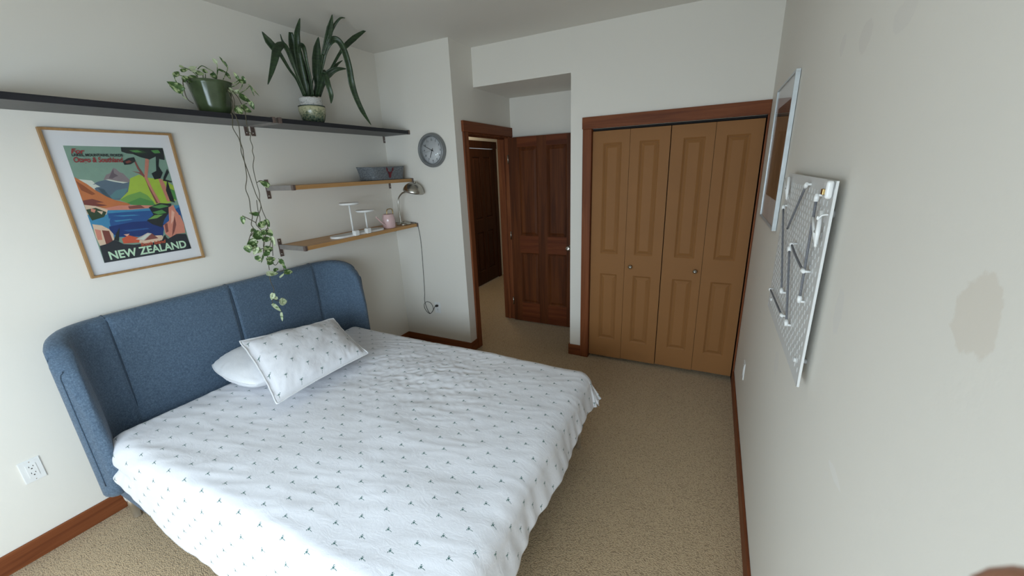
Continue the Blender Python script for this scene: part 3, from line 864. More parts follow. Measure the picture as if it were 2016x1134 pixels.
pl('base', (0.01, 0.154), (0.097, 0.165), (0.166, 0.19), (0.198, 0.175), (0.247, 0.14), (0.356, 0.121), (0.448, 0.121), (0.555, 0.113), (0.674, 0.129), (0.718, 0.172), (0.748, 0.132), (0.865, 0.168), (0.983, 0.155), (1, -0), (0, -0))
pl('dk', (0.166, 0.19), (0.213, 0.251), (0.259, 0.291), (0.209, 0.173)); pl('dk', (0.661, 0.094), (0.727, 0.177), (0.745, 0.083))
pr = obj('print', pb, PM, fr, keep_normals=True)
def on_poster(uc, vc): return lambda x, y, z: (X(.0125+z), py0+(py1-py0)*uc+x, pz0+(pz1-pz0)*vc+y)
def poster_text(txt, uc, vc, size, key, bold, width, shear=0):
    me = text_mesh(txt, size, on_poster(uc, vc), bold, .0002, shear, width)
    obj('lettering', me, PM[PK.index(key)], pr)
poster_text('NEW ZEALAND', .505, .052, .058, 'mint', .0016, .345)
poster_text('South Island', .56, .112, .026, 'ored', .0006, .115, .25)
poster_text('For', .10, .955, .030, 'dred', .0008, .05, .3)
poster_text('LAKES, MOUNTAINS, FIORDS', .285, .925, .017, 'dk', .0006, .19)
poster_text('Otago & Southland', .275, .885, .034, 'dred', .0008, .185, .2)

# ================================================================== CLOCK
ck = thing('wall_clock', (.548, 0, 1.916-.143), 'round grey rimmed wall clock reading about ten to seven', 'clock')
M_rim = plain('grey_clock_rim', (.20, .21, .215, 1), .35, .2)
cc = (.546, -.001, 1.916)
b = NB(); lathe(b, [(.134, 0), (.143, .004), (.144, .018), (.139, .036), (.131, .044), (.122, .046), (.117, .042), (.113, .026), (.112, .012)], cc, 64, 'y')
obj('rim', b, M_rim, ck)
b = NB(); lathe(b, [(0, .0), (.128, .0), (.128, .012), (0, .0125)], cc, 64, 'y'); fc = obj('dial', b, plain('white_dial', (.62, .63, .64, 1), .5, var=.01), ck)
CF = lambda x, z, d: (cc[0]+x, cc[1]-d, cc[2]+z)
b = NB()
for k in range(60):
    a = 2*PI*k/60; r0, r1, w = (.0985, .108, .0013) if k % 5 == 0 else (.104, .108, .0005)
    s_, c_ = math.sin(a), math.cos(a)
    prism(b, [(r0*s_-w*c_, r0*c_+w*s_), (r0*s_+w*c_, r0*c_-w*s_), (r1*s_+w*c_, r1*c_-w*s_), (r1*s_-w*c_, r1*c_+w*s_)], CF, .0122, .0128)
obj('minute_marks', b, M_slot, fc)
for k in range(1, 13):
    a = 2*PI*k/12; r = .086
    me = text_mesh(str(k), .021, (lambda x, y, z, a=a: (cc[0]+r*math.sin(a)+x, cc[1]-.0128-z, cc[2]+r*math.cos(a)+y)), .0004, .0002)
    obj('numeral', me, M_slot, fc)
def hand(name, ang, L, back, w, d, m):
    s_, c_ = math.sin(ang), math.cos(ang); b = NB()
    P_ = lambda r, o: (r*s_+o*c_, r*c_-o*s_)
    prism(b, [P_(-back, -w), P_(-back, w), P_(L, w*.6), P_(L, -w*.6)], CF, d, d+.001); obj(name, b, m, ck)
hand('minute_hand', 2*PI*(49.5/60), .098, .018, .0026, .018, M_slot)
hand('hour_hand', 2*PI*(6.82/12), .066, .018, .0032, .0155, M_slot)
hand('second_hand', 2*PI*(43/60), .085, .02, .0006, .0205, M_slot)
b = NB(); lathe(b, [(0, .012), (.005, .012), (.005, .023), (0, .0235)], cc, 16, 'y'); obj('hub', b, M_slot, ck)
b = NB(); lathe(b, [(0, .034), (.1135, .034), (.1135, .0352), (0, .0352)], cc, 48, 'y')
gl = NT('clear_glass'); gl.set(Roughness=.02, IOR=1.45)
tb = gl.n('ShaderNodeBsdfTransparent'); gb = gl.n('ShaderNodeBsdfGlossy'); gb.inputs['Roughness'].default_value = .03
fn_ = gl.n('ShaderNodeFresnel'); fn_.inputs[0].default_value = 1.45; mx = gl.n('ShaderNodeMixShader')
ge = gl.n('ShaderNodeNewGeometry')
gl.l(gl.math('MULTIPLY', fn_.outputs[0], gl.math('SUBTRACT', .9, ge.outputs['Backfacing'], clamp=True)), mx.inputs[0]); gl.l(tb.outputs[0], mx.inputs[1]); gl.l(gb.outputs[0], mx.inputs[2]); gl.l(mx.outputs[0], gl.out.inputs[0])
M_glass = gl.m
obj('glass', b, M_glass, ck)
b = NB(); box(b, X(.0135), X(.0150), -2.198, -1.707, 1.295, 1.989); obj('glazing', b, M_glass, fr)

# ================================================================== OUTLETS
def outlet(name, fn, label, group=None):
    """fn(u, v, d): u across, v up, d out of the wall"""
    o0 = fn(0, 0, 0)
    t = thing(name, o0, label, 'outlet', group)
    b = NB(); prism(b, [(-.035, -.057), (.035, -.057), (.035, .057), (-.035, .057)], fn, 0, .003)
    prism(b, [(-.033, -.055), (.033, -.055), (.033, .055), (-.033, .055)], fn, .003, .0055); obj('cover_plate', b, M_white, t)
    b = NB(); prism(b, [(-.0165, -.0335), (.0165, -.0335), (.0165, .0335), (-.0165, .0335)], fn, .005, .0075); ins = obj('socket_insert', b, M_white, t)
    for s in (-1, 1):
        b = NB()
        for (u0, u1, v0, v1) in ((-.0078, -.0055, .002, .009), (.0055, .0078, .003, .009)):
            prism(b, [(u0, s*.017+v0), (u1, s*.017+v0), (u1, s*.017+v1), (u0, s*.017+v1)], fn, .0074, .0078)
        prism(b, [(.003*math.cos(q*PI/4), s*.017-.006+.003*math.sin(q*PI/4)) for q in range(8)], fn, .0074, .0078)
        obj('socket', b, M_slot, ins)
    for s in (-1, 1):
        b = NB(); prism(b, [(.0022*math.cos(q*PI/4), s*.047+.0022*math.sin(q*PI/4)) for q in range(8)], fn, .0055, .0062)
        obj('screw', b, M_steel, t)
    return t
outlet('power_outlet', lambda u, v, d: (d+.0002, -2.632+u, .443+v), 'white power outlet on the left wall left of the bed')
outlet('power_outlet', lambda u, v, d: (.424+u, -d-.0002, .428+v), 'white power outlet below the clock with the lamp plug in it')
outlet('power_outlet', lambda u, v, d: (W-d-.0002, -.285+u, .43+v), 'white power outlet low on the right wall near the closet')

# ================================================================== THINGS ON THE SHELVES
# felt basket
bk = thing('basket', (.175, -.275, 1.6835), 'grey felt basket with a red stag head on the middle shelf', 'basket')
def basket_part():
    bm = NB(); n = 40
    def ring(hx, hy, z, cx=.175, cy=-.275, rr=.02):
        out = []
        for k in range(n):
            a = 2*PI*k/n; c_, s_ = math.cos(a), math.sin(a); e = .28
            out.append(bm.verts.new((cx+hx*math.copysign(abs(c_)**e, c_), cy+hy*math.copysign(abs(s_)**e, s_), z+(.004*math.sin(2*a) if z > 1.75 else 0))))
        return out
    L = [ring(.090, .182, 1.684), ring(.094, .187, 1.69), ring(.096, .186, 1.72), ring(.101, .194, 1.76), ring(.106, .205, 1.793), ring(.102, .201, 1.794), ring(.092, .184, 1.73), ring(.084, .178, 1.692)]
    for i in range(len(L)-1):
        for k in range(n):
            f = bm.faces.new((L[i][k], L[i][(k+1) % n], L[i+1][(k+1) % n], L[i+1][k])); f.smooth = True
    bm.faces.new(L[0]); bm.faces.new(L[-1])
    return bm
obj('basket_body', basket_part(), M_felt, bk)
b = NB()
DX = lambda u, v, d: (.2735+.15*(v+.035)+d, -.285+u*1.3, 1.738+v*1.1)
prism(b, [(-.011, 0), (.011, 0), (.008, -.028), (0, -.036), (-.008, -.028)], DX, 0, .004)
prism(b, [(-.024, .004), (-.010, -.002), (.010, -.002), (.024, .004), (.011, .008), (-.011, .008)], DX, 0, .004)
for s in (-1, 1):
    prism(b, [(s*.006, .006), (s*.012, .006), (s*.030, .022), (s*.034, .046), (s*.029, .044), (s*.025, .026)], DX, 0, .004)
    prism(b, [(s*.022, .020), (s*.020, .036), (s*.023, .036), (s*.027, .022)], DX, 0, .004)
obj('stag_emblem', b, M_red, bk)

# white tray stand
ts = thing('display_stand', (.20, -.65, 1.2695), 'white oval tray with two raised round dishes on the lower shelf', 'tray')
b = NB()
def oval(cx, cy, hx, hy, n=40): return [(cx+hx*math.cos(2*PI*k/n), cy+(hy-hx)*(1 if math.sin(2*PI*k/n) > 0 else -1)+hx*math.sin(2*PI*k/n)) for k in range(n)]
prism(b, oval(.20, -.648, .062, .262), lambda u, v, d: (u, v, 1.2695+d), 0, .014)
obj('tray', b, M_white, ts)
b = NB(); prism(b, oval(.20, -.648, .054, .254), lambda u, v, d: (u, v, 1.2695+d), .0135, .0142)
for i in (1,): pass
obj('tray_floor', b, plain('tray_inner', (.62, .63, .63, 1), .5), ts)
for (y, z, r, nm) in ((-.700, 1.512, .076, 'dish'), (-.548, 1.440, .074, 'dish')):
    b = NB(); lathe(b, [(.007, 1.283), (.0065, z)], (.20, y, 0), 14); obj('post', b, M_white, ts)
    b = NB(); lathe(b, [(0, 0), (r*.8, 0), (r*.97, .004), (r, .018), (r*.97, .018), (r*.93, .007), (0, .006)], (.20, y, z-.004), 40); obj(nm, b, M_white, ts)
for y in (-.735, -.61):
    b = NB(); box(b, .250, .286, y-.022, y+.022, 1.2705, 1.312, .005); obj('clip', b, M_white, ts)

# pink watering can
wc = thing('watering_can', (.205, -.31, 1.2695), 'small pale pink watering can with a brass handle beside the lamp', 'watering can')
M_pink = plain('pale_pink_enamel', (.66, .46, .46, 1), .14, var=.03)
M_brass = plain('brass', (.42, .29, .12, 1), .3, 1.0)
cx, cy, cz = .215, -.305, 1.2695
b = NB(); lathe(b, [(0, 0), (.053, 0), (.056, .004), (.056, .07), (.053, .095), (.046, .114), (.044, .122), (.041, .120), (.044, .10), (0, .098)], (cx, cy, cz), 36)
obj('can_body', b, M_pink, wc)
b = NB(); tube(b, smooth_path([(cx+.01, cy-.046, cz+.016), (cx+.01, cy-.085, cz+.048), (cx+.01, cy-.120, cz+.080), (cx+.01, cy-.155, cz+.114)], 5), [.0075-.0001*i for i in range(16)], 10); obj('spout', b, M_pink, wc)
b = NB(); tube(b, smooth_path([(cx, cy-.012, cz+.112), (cx, cy-.010, cz+.150), (cx, cy+.005, cz+.163), (cx, cy+.045, cz+.163), (cx, cy+.060, cz+.150), (cx, cy+.062, cz+.11), (cx, cy+.056, cz+.075)], 6), .004, 8); obj('handle', b, M_brass, wc)

# desk lamp
dl = thing('desk_lamp', (.20, -.105, 1.2695), 'brushed nickel gooseneck desk lamp with a dome shade beside the clock wall', 'lamp')
b = NB(); lathe(b, [(0, 0), (.068, 0), (.070, .004), (.066, .012), (.040, .018), (.012, .021), (.008, .03), (0, .03)], (.195, -.095, 1.2695), 36); obj('base', b, M_nickel, dl)
stem = smooth_path([(.185, -.12, 1.288), (.180, -.118, 1.36), (0.17, -0.105, 1.491), (0.212, -0.1, 1.551), (0.265, -0.095, 1.57)], 8)
b = NB(); tube(b, stem, .0072, 10); obj('stem', b, M_nickel, dl)
sc_ = Vector((0.35, -0.09, 1.567)); ax = Vector((.28, .02, 1)).normalized()
def dome(bm, R_, th, c, ax, hh=1.0, n=32, m=12):
    q = Vector((0, 0, 1)).rotation_difference(ax)
    rings = []
    prof = [(R_*math.cos(PI/2*k/m), R_*hh*math.sin(PI/2*k/m)) for k in range(m+1)]
    prof = prof[:-1]+[(.004, R_*hh)]+[(max(.003, (R_-th)*math.cos(PI/2*k/m)), (R_-th)*hh*math.sin(PI/2*k/m)) for k in range(m-1, -1, -1)]
    for (r, h) in prof:
        rings.append([bm.verts.new(Vector(c)+q @ Vector((r*math.cos(2*PI*k/n), r*math.sin(2*PI*k/n), h))) for k in range(n)])
    for i in range(len(rings)):
        A, B = rings[i], rings[(i+1) % len(rings)]
        for k in range(n):
            f = bm.faces.new((A[k], A[(k+1) % n], B[(k+1) % n], B[k])); f.smooth = True
b = NB(); dome(b, .094, .002, sc_, ax, .90); sh = obj('shade', b, M_nickel, dl)
b = NB(); lathe(b, [(0, .0), (.014, 0), (.012, .014), (0, .018)], sc_+ax*.083, 16); obj('finial', b, M_nickel, sh)
b = NB(); lathe(b, [(0, -.035), (.02, -.03), (.028, -.012), (.022, .01), (.013, .03), (.013, .055), (0, .055)], sc_+Vector((.004, 0, .012)), 20); obj('bulb', b, M_bulb, dl)
cord = smooth_path([(.20, -.045, 1.278), (.235, -.03, 1.281), (.275, -.010, 1.272), (0.293, -0.008, 1.22), (0.302, -0.006, 1.072), (0.293, -0.006, 0.817), (0.28, -0.006, 0.578), (0.269, -0.007, 0.485), (0.291, -0.008, 0.4), (0.325, -0.009, 0.355), (0.37, -0.01, 0.405), (0.354, -0.012, 0.464), (0.303, -0.01, 0.479), (0.262, -0.008, 0.452), (0.259, -0.008, 0.407), (0.288, -0.01, 0.367), (0.327, -0.012, 0.354), (0.365, -0.014, 0.39), (0.401, -0.02, 0.44), (0.431, -0.024, 0.456)], 6)
b = NB(); tube(b, cord, .0022, 6); cdo = obj('power_cord', b, M_slot, dl)
b = NB(); c_ = Vector((0.428, -0.02, 0.454)); box(b, c_.x-.012, c_.x+.012, -.034, -.008, c_.z-.010, c_.z+.010, .004); obj('plug', b, M_slot, cdo)

# ------------------------------------------------------------------ plants
def leaf_mat(name, g1, g2, pale, amt, rough=.42):
    t = NT(name); v = t.coord()
    n1 = t.noise(v, 38, 3, .6, .8); n2 = t.noise(v, 90, 2)
    c = t.ramp(n2, [(.3, g1), (.7, g2)])
    c = t.mix(t.math('MULTIPLY', t.math('SUBTRACT', n1, 1-amt), 14.0, clamp=True), c, pale)
    t.color(c); t.set(Roughness=rough); return t.m
M_leaf = leaf_mat('pothos_leaf', (.035, .085, .02, 1), (.075, .15, .035, 1), (.42, .50, .26, 1), .50)
M_leafp = leaf_mat('pale_pothos_leaf', (.10, .18, .06, 1), (.20, .28, .11, 1), (.55, .62, .40, 1), .62)
M_vine = plain('vine_stem', (.085, .075, .045, 1), .6)
M_pot = plain('glazed_green_ceramic', (.060, .088, .040, 1), .2, var=.25, scale=14)
M_soil = plain('potting_soil', (.03, .02, .013, 1), .95, bump=.5)

def pleaf(bm, base, tip, width, curl=.25, face=None):
    """heart shaped leaf with folded midrib"""
    base = Vector(base); tip = Vector(tip); d = tip-base; L = d.length; d.normalize()
    tocam = Vector(face) if face is not None else Vector((.75, -.55, random.uniform(-.2, .5)))
    side = d.cross(tocam.normalized())
    if side.length < .1: side = d.cross(Vector((0, 0, 1)))
    side.normalize(); up = side.cross(d).normalized()
    if up.dot(tocam) < 0: up = -up
    prof = [(0, .10), (.05, .62), (.15, .92), (.3, 1.0), (.45, .94), (.6, .78), (.75, .55), (.88, .28), (1, .0)]
    rows = []
    for t, w in prof:
        c = base+d*(L*t)-up*(curl*L*.35*t*t)
        hw = width/2*w
        back = -.08*L*(1 if 0 < t < .12 else 0)
        rows.append([bm.verts.new(c+side*hw*k+d*back*abs(k)+up*(width*.22*(abs(k)-.5)+random.uniform(-.0006, .0006))) for k in (-1, -.5, 0, .5, 1)] if w > 0 else [bm.verts.new(c)])
    for i in range(len(rows)-1):
        A, B = rows[i], rows[i+1]
        if len(B) == 1:
            for k in range(4):
                f = bm.faces.new((A[k], A[k+1], B[0])); f.smooth = True
        else:
            for k in range(4):
                f = bm.faces.new((A[k], A[k+1], B[k+1], B[k])); f.smooth = True
def leaf_obj(base, tip, w, parent, mat, curl=.25, name='leaf'):
    b = NB(); pleaf(b, base, tip, w, curl)
    o = obj(name, b, mat, parent, keep_normals=True)
    md = o.modifiers.new('thickness', 'SOLIDIFY'); md.thickness = .0008
    return o

pp = thing('potted_pothos', (.155, -1.505, 2.096), 'trailing variegated pothos in a glazed green pot on the top shelf', 'plant')
gcx, gcy = .155, -1.505
b = NB()
def fluted_pot():
    bm = NB(); n = 64
    prof = [(0, .0), (.072, .0), (.078, .006), (.084, .05), (.096, .11), (.106, .160), (.112, .176), (.108, .178), (.100, .165), (.09, .15), (0, .15)]
    rings = []
    for (r, h) in prof:
        ring = []
        for k in range(n):
            a = 2*PI*k/n; rr = r*(1+.018*math.cos(8*a))
            ring.append(bm.verts.new((gcx+rr*math.cos(a), gcy+rr*math.sin(a), 2.096+h)))
        rings.append(ring)
    for i in range(len(rings)-1):
        if i == 9: continue
        for k in range(n):
            if prof[i][0] == 0: continue
            f = bm.faces.new((rings[i][k], rings[i][(k+1) % n], rings[i+1][(k+1) % n], rings[i+1][k])); f.smooth = True
    bm.faces.new(rings[1]); 
    bmesh.ops.delete(bm, geom=[v for v in bm.verts if not v.link_faces], context='VERTS')
    return bm
obj('pot', fluted_pot(), M_pot, pp)
b = NB(); lathe(b, [(0, .14), (.092, .14), (.094, .152), (0, .156)], (gcx, gcy, 2.096), 24); obj('soil', b, M_soil, pp)

ST2 = [
 [(0.15, -1.567, 2.258), (0.16, -1.566, 2.297), (0.17, -1.596, 2.318), (0.18, -1.647, 2.327)],
 [(0.15, -1.591, 2.254), (0.17, -1.616, 2.267), (0.2, -1.658, 2.276), (0.23, -1.706, 2.261), (0.25, -1.715, 2.231), (0.26, -1.713, 2.218)],
 [(0.16, -1.608, 2.25), (0.2, -1.655, 2.258), (0.25, -1.688, 2.2), (0.26, -1.689, 2.153), (0.27, -1.67, 2.131)],
 [(0.25, -1.704, 2.179), (0.25, -1.698, 2.161), (0.26, -1.69, 2.15)],
 [(0.15, -1.554, 2.259), (0.15, -1.554, 2.284), (0.16, -1.561, 2.3)], [(0.15, -1.533, 2.263), (0.15, -1.523, 2.313)], [(0.15, -1.52, 2.265), (0.15, -1.51, 2.316)],
 [(0.16, -1.549, 2.332), (0.15, -1.519, 2.355), (0.15, -1.492, 2.347), (0.15, -1.463, 2.33), (0.14, -1.459, 2.288)],
 [(0.14, -1.457, 2.28), (0.14, -1.448, 2.306), (0.13, -1.424, 2.373), (0.13, -1.426, 2.387)],
 [(0.14, -1.431, 2.279), (0.14, -1.411, 2.308), (0.13, -1.38, 2.349), (0.12, -1.36, 2.382), (0.12, -1.368, 2.408)],
 [(0.14, -1.448, 2.306), (0.14, -1.429, 2.352), (0.14, -1.408, 2.355), (0.13, -1.383, 2.348)],
 [(0.2, -1.454, 2.26), (0.22, -1.437, 2.269), (0.24, -1.411, 2.275), (0.25, -1.39, 2.291)],
 [(0.22, -1.451, 2.246), (0.24, -1.419, 2.256), (0.25, -1.377, 2.287), (0.26, -1.385, 2.259), (0.26, -1.415, 2.227)],
 [(0.27, -1.348, 2.263), (0.27, -1.377, 2.238), (0.27, -1.419, 2.215), (0.25, -1.441, 2.227)],
 [(0.24, -1.465, 2.25), (0.27, -1.475, 2.203), (0.29, -1.477, 2.159), (0.31, -1.503, 2.112), (0.325, -1.523, 2.088)],
 [(0.25, -1.46, 2.237), (0.28, -1.464, 2.199), (0.3, -1.473, 2.158), (0.32, -1.5, 2.111), (0.33, -1.509, 2.089)],
 [(0.25, -1.441, 2.227), (0.28, -1.435, 2.19), (0.3, -1.439, 2.162), (0.32, -1.437, 2.126), (0.33, -1.444, 2.099)],
 [(0.3, -1.479, 2.137), (0.3, -1.444, 2.143), (0.3, -1.404, 2.16)],
 [(0.26, -1.415, 2.229), (0.28, -1.421, 2.192), (0.28, -1.427, 2.204)],
]
for k, st in enumerate(ST2):
    b = NB(); tube(b, smooth_path(st, 4), .0022, 6); obj('stem', b, M_vine if k in (2, 14, 15, 16) else M_leaf, pp)
VN = [
 [(0.325, -1.523, 2.088), (0.33, -1.521, 2.088), (0.33, -1.522, 2.064), (0.33, -1.532, 2.019), (0.33, -1.524, 1.99), (0.33, -1.512, 1.958), (0.33, -1.511, 1.92), (0.33, -1.516, 1.892), (0.33, -1.514, 1.859), (0.33, -1.501, 1.76), (0.33, -1.487, 1.645), (0.33, -1.473, 1.574), (0.335, -1.527, 1.485), (0.34, -1.519, 1.449), (0.34, -1.498, 1.424), (0.34, -1.468, 1.442)],
 [(0.33, -1.509, 2.089), (0.33, -1.502, 2.082), (0.335, -1.502, 2.06), (0.335, -1.499, 2.031), (0.335, -1.505, 1.985), (0.335, -1.511, 1.941), (0.335, -1.507, 1.901), (0.335, -1.512, 1.859), (0.34, -1.523, 1.749), (0.34, -1.545, 1.683), (0.34, -1.538, 1.626), (0.34, -1.545, 1.557), (0.34, -1.543, 1.522), (0.34, -1.56, 1.476), (0.34, -1.555, 1.451), (0.34, -1.582, 1.41), (0.335, -1.604, 1.364)],
 [(0.33, -1.444, 2.099), (0.325, -1.443, 2.082), (0.33, -1.448, 2.057), (0.33, -1.45, 2.005), (0.33, -1.437, 1.992), (0.33, -1.449, 1.958), (0.33, -1.444, 1.919), (0.33, -1.452, 1.891), (0.33, -1.45, 1.857), (0.33, -1.468, 1.804), (0.33, -1.469, 1.725), (0.33, -1.465, 1.653), (0.33, -1.472, 1.612), (0.33, -1.47, 1.549), (0.33, -1.46, 1.498), (0.33, -1.461, 1.447), (0.335, -1.46, 1.367), (0.33, -1.479, 1.318), (0.33, -1.501, 1.271), (0.33, -1.509, 1.182)],
 [(0.33, -1.491, 1.613), (0.33, -1.497, 1.541), (0.33, -1.495, 1.502), (0.335, -1.515, 1.455)],
 [(0.34, -1.598, 1.532), (0.34, -1.557, 1.503), (0.34, -1.531, 1.482)],
 [(0.34, -1.501, 1.411), (0.34, -1.505, 1.361), (0.34, -1.522, 1.32), (0.335, -1.529, 1.273)],
 [(0.335, -1.449, 1.38), (0.335, -1.471, 1.265)], [(0.34, -1.559, 1.345), (0.34, -1.548, 1.325), (0.34, -1.521, 1.323)],
 [(0.34, -1.477, 1.421), (0.34, -1.514, 1.355), (0.34, -1.521, 1.305)],
 [(0.335, -1.496, 1.255), (0.335, -1.47, 1.204), (0.335, -1.439, 1.228), (0.335, -1.438, 1.242)],
 [(0.335, -1.433, 1.23), (0.34, -1.422, 1.185), (0.34, -1.428, 1.159), (0.34, -1.452, 1.16)],
 [(0.335, -1.521, 1.163), (0.335, -1.52, 1.101), (0.335, -1.511, 1.052), (0.335, -1.53, 1.019), (0.335, -1.528, 0.995), (0.335, -1.491, 0.967)],
 [(0.335, -1.532, 0.996), (0.335, -1.538, 0.967), (0.335, -1.501, 0.922), (0.335, -1.497, 0.888)],
 [(0.33, -1.466, 1.713), (0.335, -1.448, 1.724), (0.335, -1.431, 1.721)],
 [(0.34, -1.579, 1.409), (0.34, -1.558, 1.427), (0.34, -1.539, 1.431)],
]
for st in VN:
    b = NB(); tube(b, smooth_path(st, 4), .0023, 6); obj('vine', b, M_vine, pp)
LS = [  # base, tip, width, material
 ((0.25, -1.694, 2.192), (0.25, -1.756, 2.226), .050, 0), ((0.2, -1.656, 2.298), (0.2, -1.617, 2.315), .018, 0), ((0.23, -1.709, 2.262), (0.22, -1.673, 2.291), .024, 0), ((0.18, -1.603, 2.32), (0.18, -1.561, 2.34), .020, 1),
 ((0.17, -1.571, 2.311), (0.17, -1.524, 2.309), .024, 0), ((0.17, -1.531, 2.328), (0.17, -1.505, 2.32), .020, 0), ((0.18, -1.612, 2.275), (0.18, -1.575, 2.291), .024, 0), ((0.2, -1.657, 2.263), (0.2, -1.621, 2.273), .024, 0),
 ((0.2, -1.645, 2.251), (0.2, -1.661, 2.264), .024, 0), ((0.15, -1.477, 2.325), (0.15, -1.456, 2.298), .030, 0), ((0.13, -1.423, 2.39), (0.13, -1.441, 2.411), .022, 1), ((0.12, -1.361, 2.383), (0.12, -1.395, 2.432), .013, 0),
 ((0.13, -1.383, 2.346), (0.13, -1.363, 2.312), .018, 0), ((0.14, -1.428, 2.355), (0.14, -1.389, 2.345), .012, 0), ((0.25, -1.392, 2.293), (0.25, -1.41, 2.331), .018, 0), ((0.25, -1.39, 2.289), (0.25, -1.351, 2.28), .022, 0),
 ((0.25, -1.366, 2.314), (0.25, -1.352, 2.278), .018, 0), ((0.27, -1.351, 2.272), (0.27, -1.295, 2.214), .008, 0), ((0.27, -1.343, 2.264), (0.27, -1.33, 2.209), .007, 0), ((0.28, -1.427, 2.204), (0.28, -1.364, 2.171), .034, 0),
 ((0.3, -1.382, 2.173), (0.3, -1.369, 2.129), .026, 0), ((0.31, -1.449, 2.135), (0.31, -1.39, 2.113), .038, 0), ((0.31, -1.485, 2.124), (0.31, -1.444, 2.099), .036, 0), ((0.25, -1.461, 2.232), (0.25, -1.429, 2.22), .028, 1),
 ((0.26, -1.41, 2.23), (0.26, -1.449, 2.208), .022, 1), ((0.18, -1.647, 2.327), (0.18, -1.623, 2.322), .012, 0), ((0.18, -1.594, 2.317), (0.18, -1.563, 2.315), .018, 1), ((0.17, -1.589, 2.268), (0.2, -1.635, 2.249), .020, 0),
 ((0.16, -1.547, 2.276), (0.17, -1.586, 2.28), .018, 0), ((0.22, -1.677, 2.278), (0.22, -1.71, 2.261), .012, 0), ((0.16, -1.509, 2.331), (0.16, -1.537, 2.334), .016, 1), ((0.2, -1.452, 2.269), (0.2, -1.428, 2.26), .022, 0),
 ((0.34, -1.506, 1.53), (0.34, -1.556, 1.543), .026, 0), ((0.345, -1.601, 1.529), (0.345, -1.607, 1.481), .026, 0), ((0.34, -1.518, 1.455), (0.34, -1.466, 1.486), .038, 0), ((0.335, -1.466, 1.493), (0.335, -1.452, 1.443), .028, 0),
 ((0.34, -1.546, 1.446), (0.34, -1.574, 1.435), .024, 0), ((0.345, -1.561, 1.424), (0.345, -1.514, 1.384), .060, 0), ((0.345, -1.519, 1.376), (0.345, -1.459, 1.376), .036, 0), ((0.34, -1.475, 1.43), (0.34, -1.449, 1.386), .042, 0),
 ((0.34, -1.454, 1.385), (0.34, -1.448, 1.317), .022, 1), ((0.345, -1.554, 1.378), (0.345, -1.614, 1.366), .044, 0), ((0.345, -1.613, 1.359), (0.345, -1.61, 1.313), .046, 0), ((0.35, -1.603, 1.361), (0.35, -1.556, 1.347), .046, 0),
 ((0.35, -1.566, 1.342), (0.35, -1.591, 1.297), .036, 1), ((0.35, -1.546, 1.327), (0.35, -1.581, 1.307), .036, 0), ((0.345, -1.575, 1.288), (0.345, -1.562, 1.247), .032, 0), ((0.34, -1.53, 1.285), (0.34, -1.555, 1.237), .012, 0),
 ((0.345, -1.521, 1.313), (0.345, -1.463, 1.315), .046, 0), ((0.35, -1.524, 1.303), (0.35, -1.5, 1.276), .046, 0), ((0.345, -1.521, 1.248), (0.345, -1.46, 1.247), .038, 0), ((0.345, -1.523, 1.23), (0.345, -1.478, 1.222), .026, 0),
 ((0.345, -1.439, 1.236), (0.345, -1.417, 1.188), .028, 0), ((0.35, -1.544, 1.169), (0.35, -1.465, 1.15), .032, 1), ((0.345, -1.493, 1.178), (0.345, -1.457, 1.178), .024, 0), ((0.345, -1.427, 1.152), (0.345, -1.367, 1.133), .036, 0),
 ((0.345, -1.463, 1.122), (0.345, -1.425, 1.143), .012, 1), ((0.34, -1.523, 1.033), (0.34, -1.545, 0.994), .030, 1), ((0.345, -1.5, 0.967), (0.345, -1.448, 0.954), .050, 1), ((0.345, -1.546, 0.97), (0.345, -1.502, 0.898), .024, 1),
 ((0.345, -1.504, 0.896), (0.345, -1.51, 0.833), .016, 1), ((0.335, -1.399, 1.689), (0.335, -1.454, 1.724), .034, 0), ((0.345, -1.507, 0.997), (0.345, -1.537, 1.003), .022, 1), ((0.35, -1.518, 1.428), (0.35, -1.486, 1.408), .035, 0),
 ((0.345, -1.424, 1.194), (0.345, -1.41, 1.163), .016, 0), ((0.35, -1.583, 1.389), (0.35, -1.566, 1.358), .04, 1),
]
for a, c, w, m in LS: leaf_obj(a, c, w, pp, M_leafp if m else M_leaf)

# snake plant in a patterned vase
sp = thing('potted_snake_plant', (.155, -.853, 2.096), 'dark green snake plant in a white and green patterned vase on the top shelf', 'plant')
def vase_mat():
    t = NT('crazed_green_glaze'); v = t.coord()
    sep = t.n('ShaderNodeSeparateXYZ'); t.l(t.n('ShaderNodeTexCoord').outputs['Object'], sep.inputs[0])
    h = sep.outputs[2]
    vo = t.n('ShaderNodeTexVoronoi'); vo.inputs['Scale'].default_value = 65; t.l(v, vo.inputs['Vector'])
    nz = t.noise(v, 75, 3, .6)
    mixf = t.math('ADD', t.math('MULTIPLY', h, 9.0), t.math('MULTIPLY', nz, 2.0))
    pat = t.ramp(t.math('MULTIPLY', mixf, .5), [(.48, (.012, .028, .024, 1)), (.62, (.03, .085, .06, 1)), (.74, (.16, .18, .10, 1)), (.95, (.50, .48, .30, 1))])
    pat = t.mix(t.math('MULTIPLY', vo.outputs['Distance'], .3, clamp=True), pat, (.40, .42, .30, 1))
    ln = t.noise(t.coord('Object', (1, 1, 3)), 22, 2, .5, 1.2)
    crack = t.math('MULTIPLY', t.math('SUBTRACT', .012, t.math('ABSOLUTE', t.math('SUBTRACT', ln, .5))), 160, clamp=True)
    white = t.mix(crack, (.62, .62, .60, 1), (.05, .06, .06, 1))
    top = t.math('MULTIPLY', t.math('SUBTRACT', h, .117), 900, clamp=True)
    t.color(t.mix(top, pat, white)); t.set(Roughness=.22); return t.m
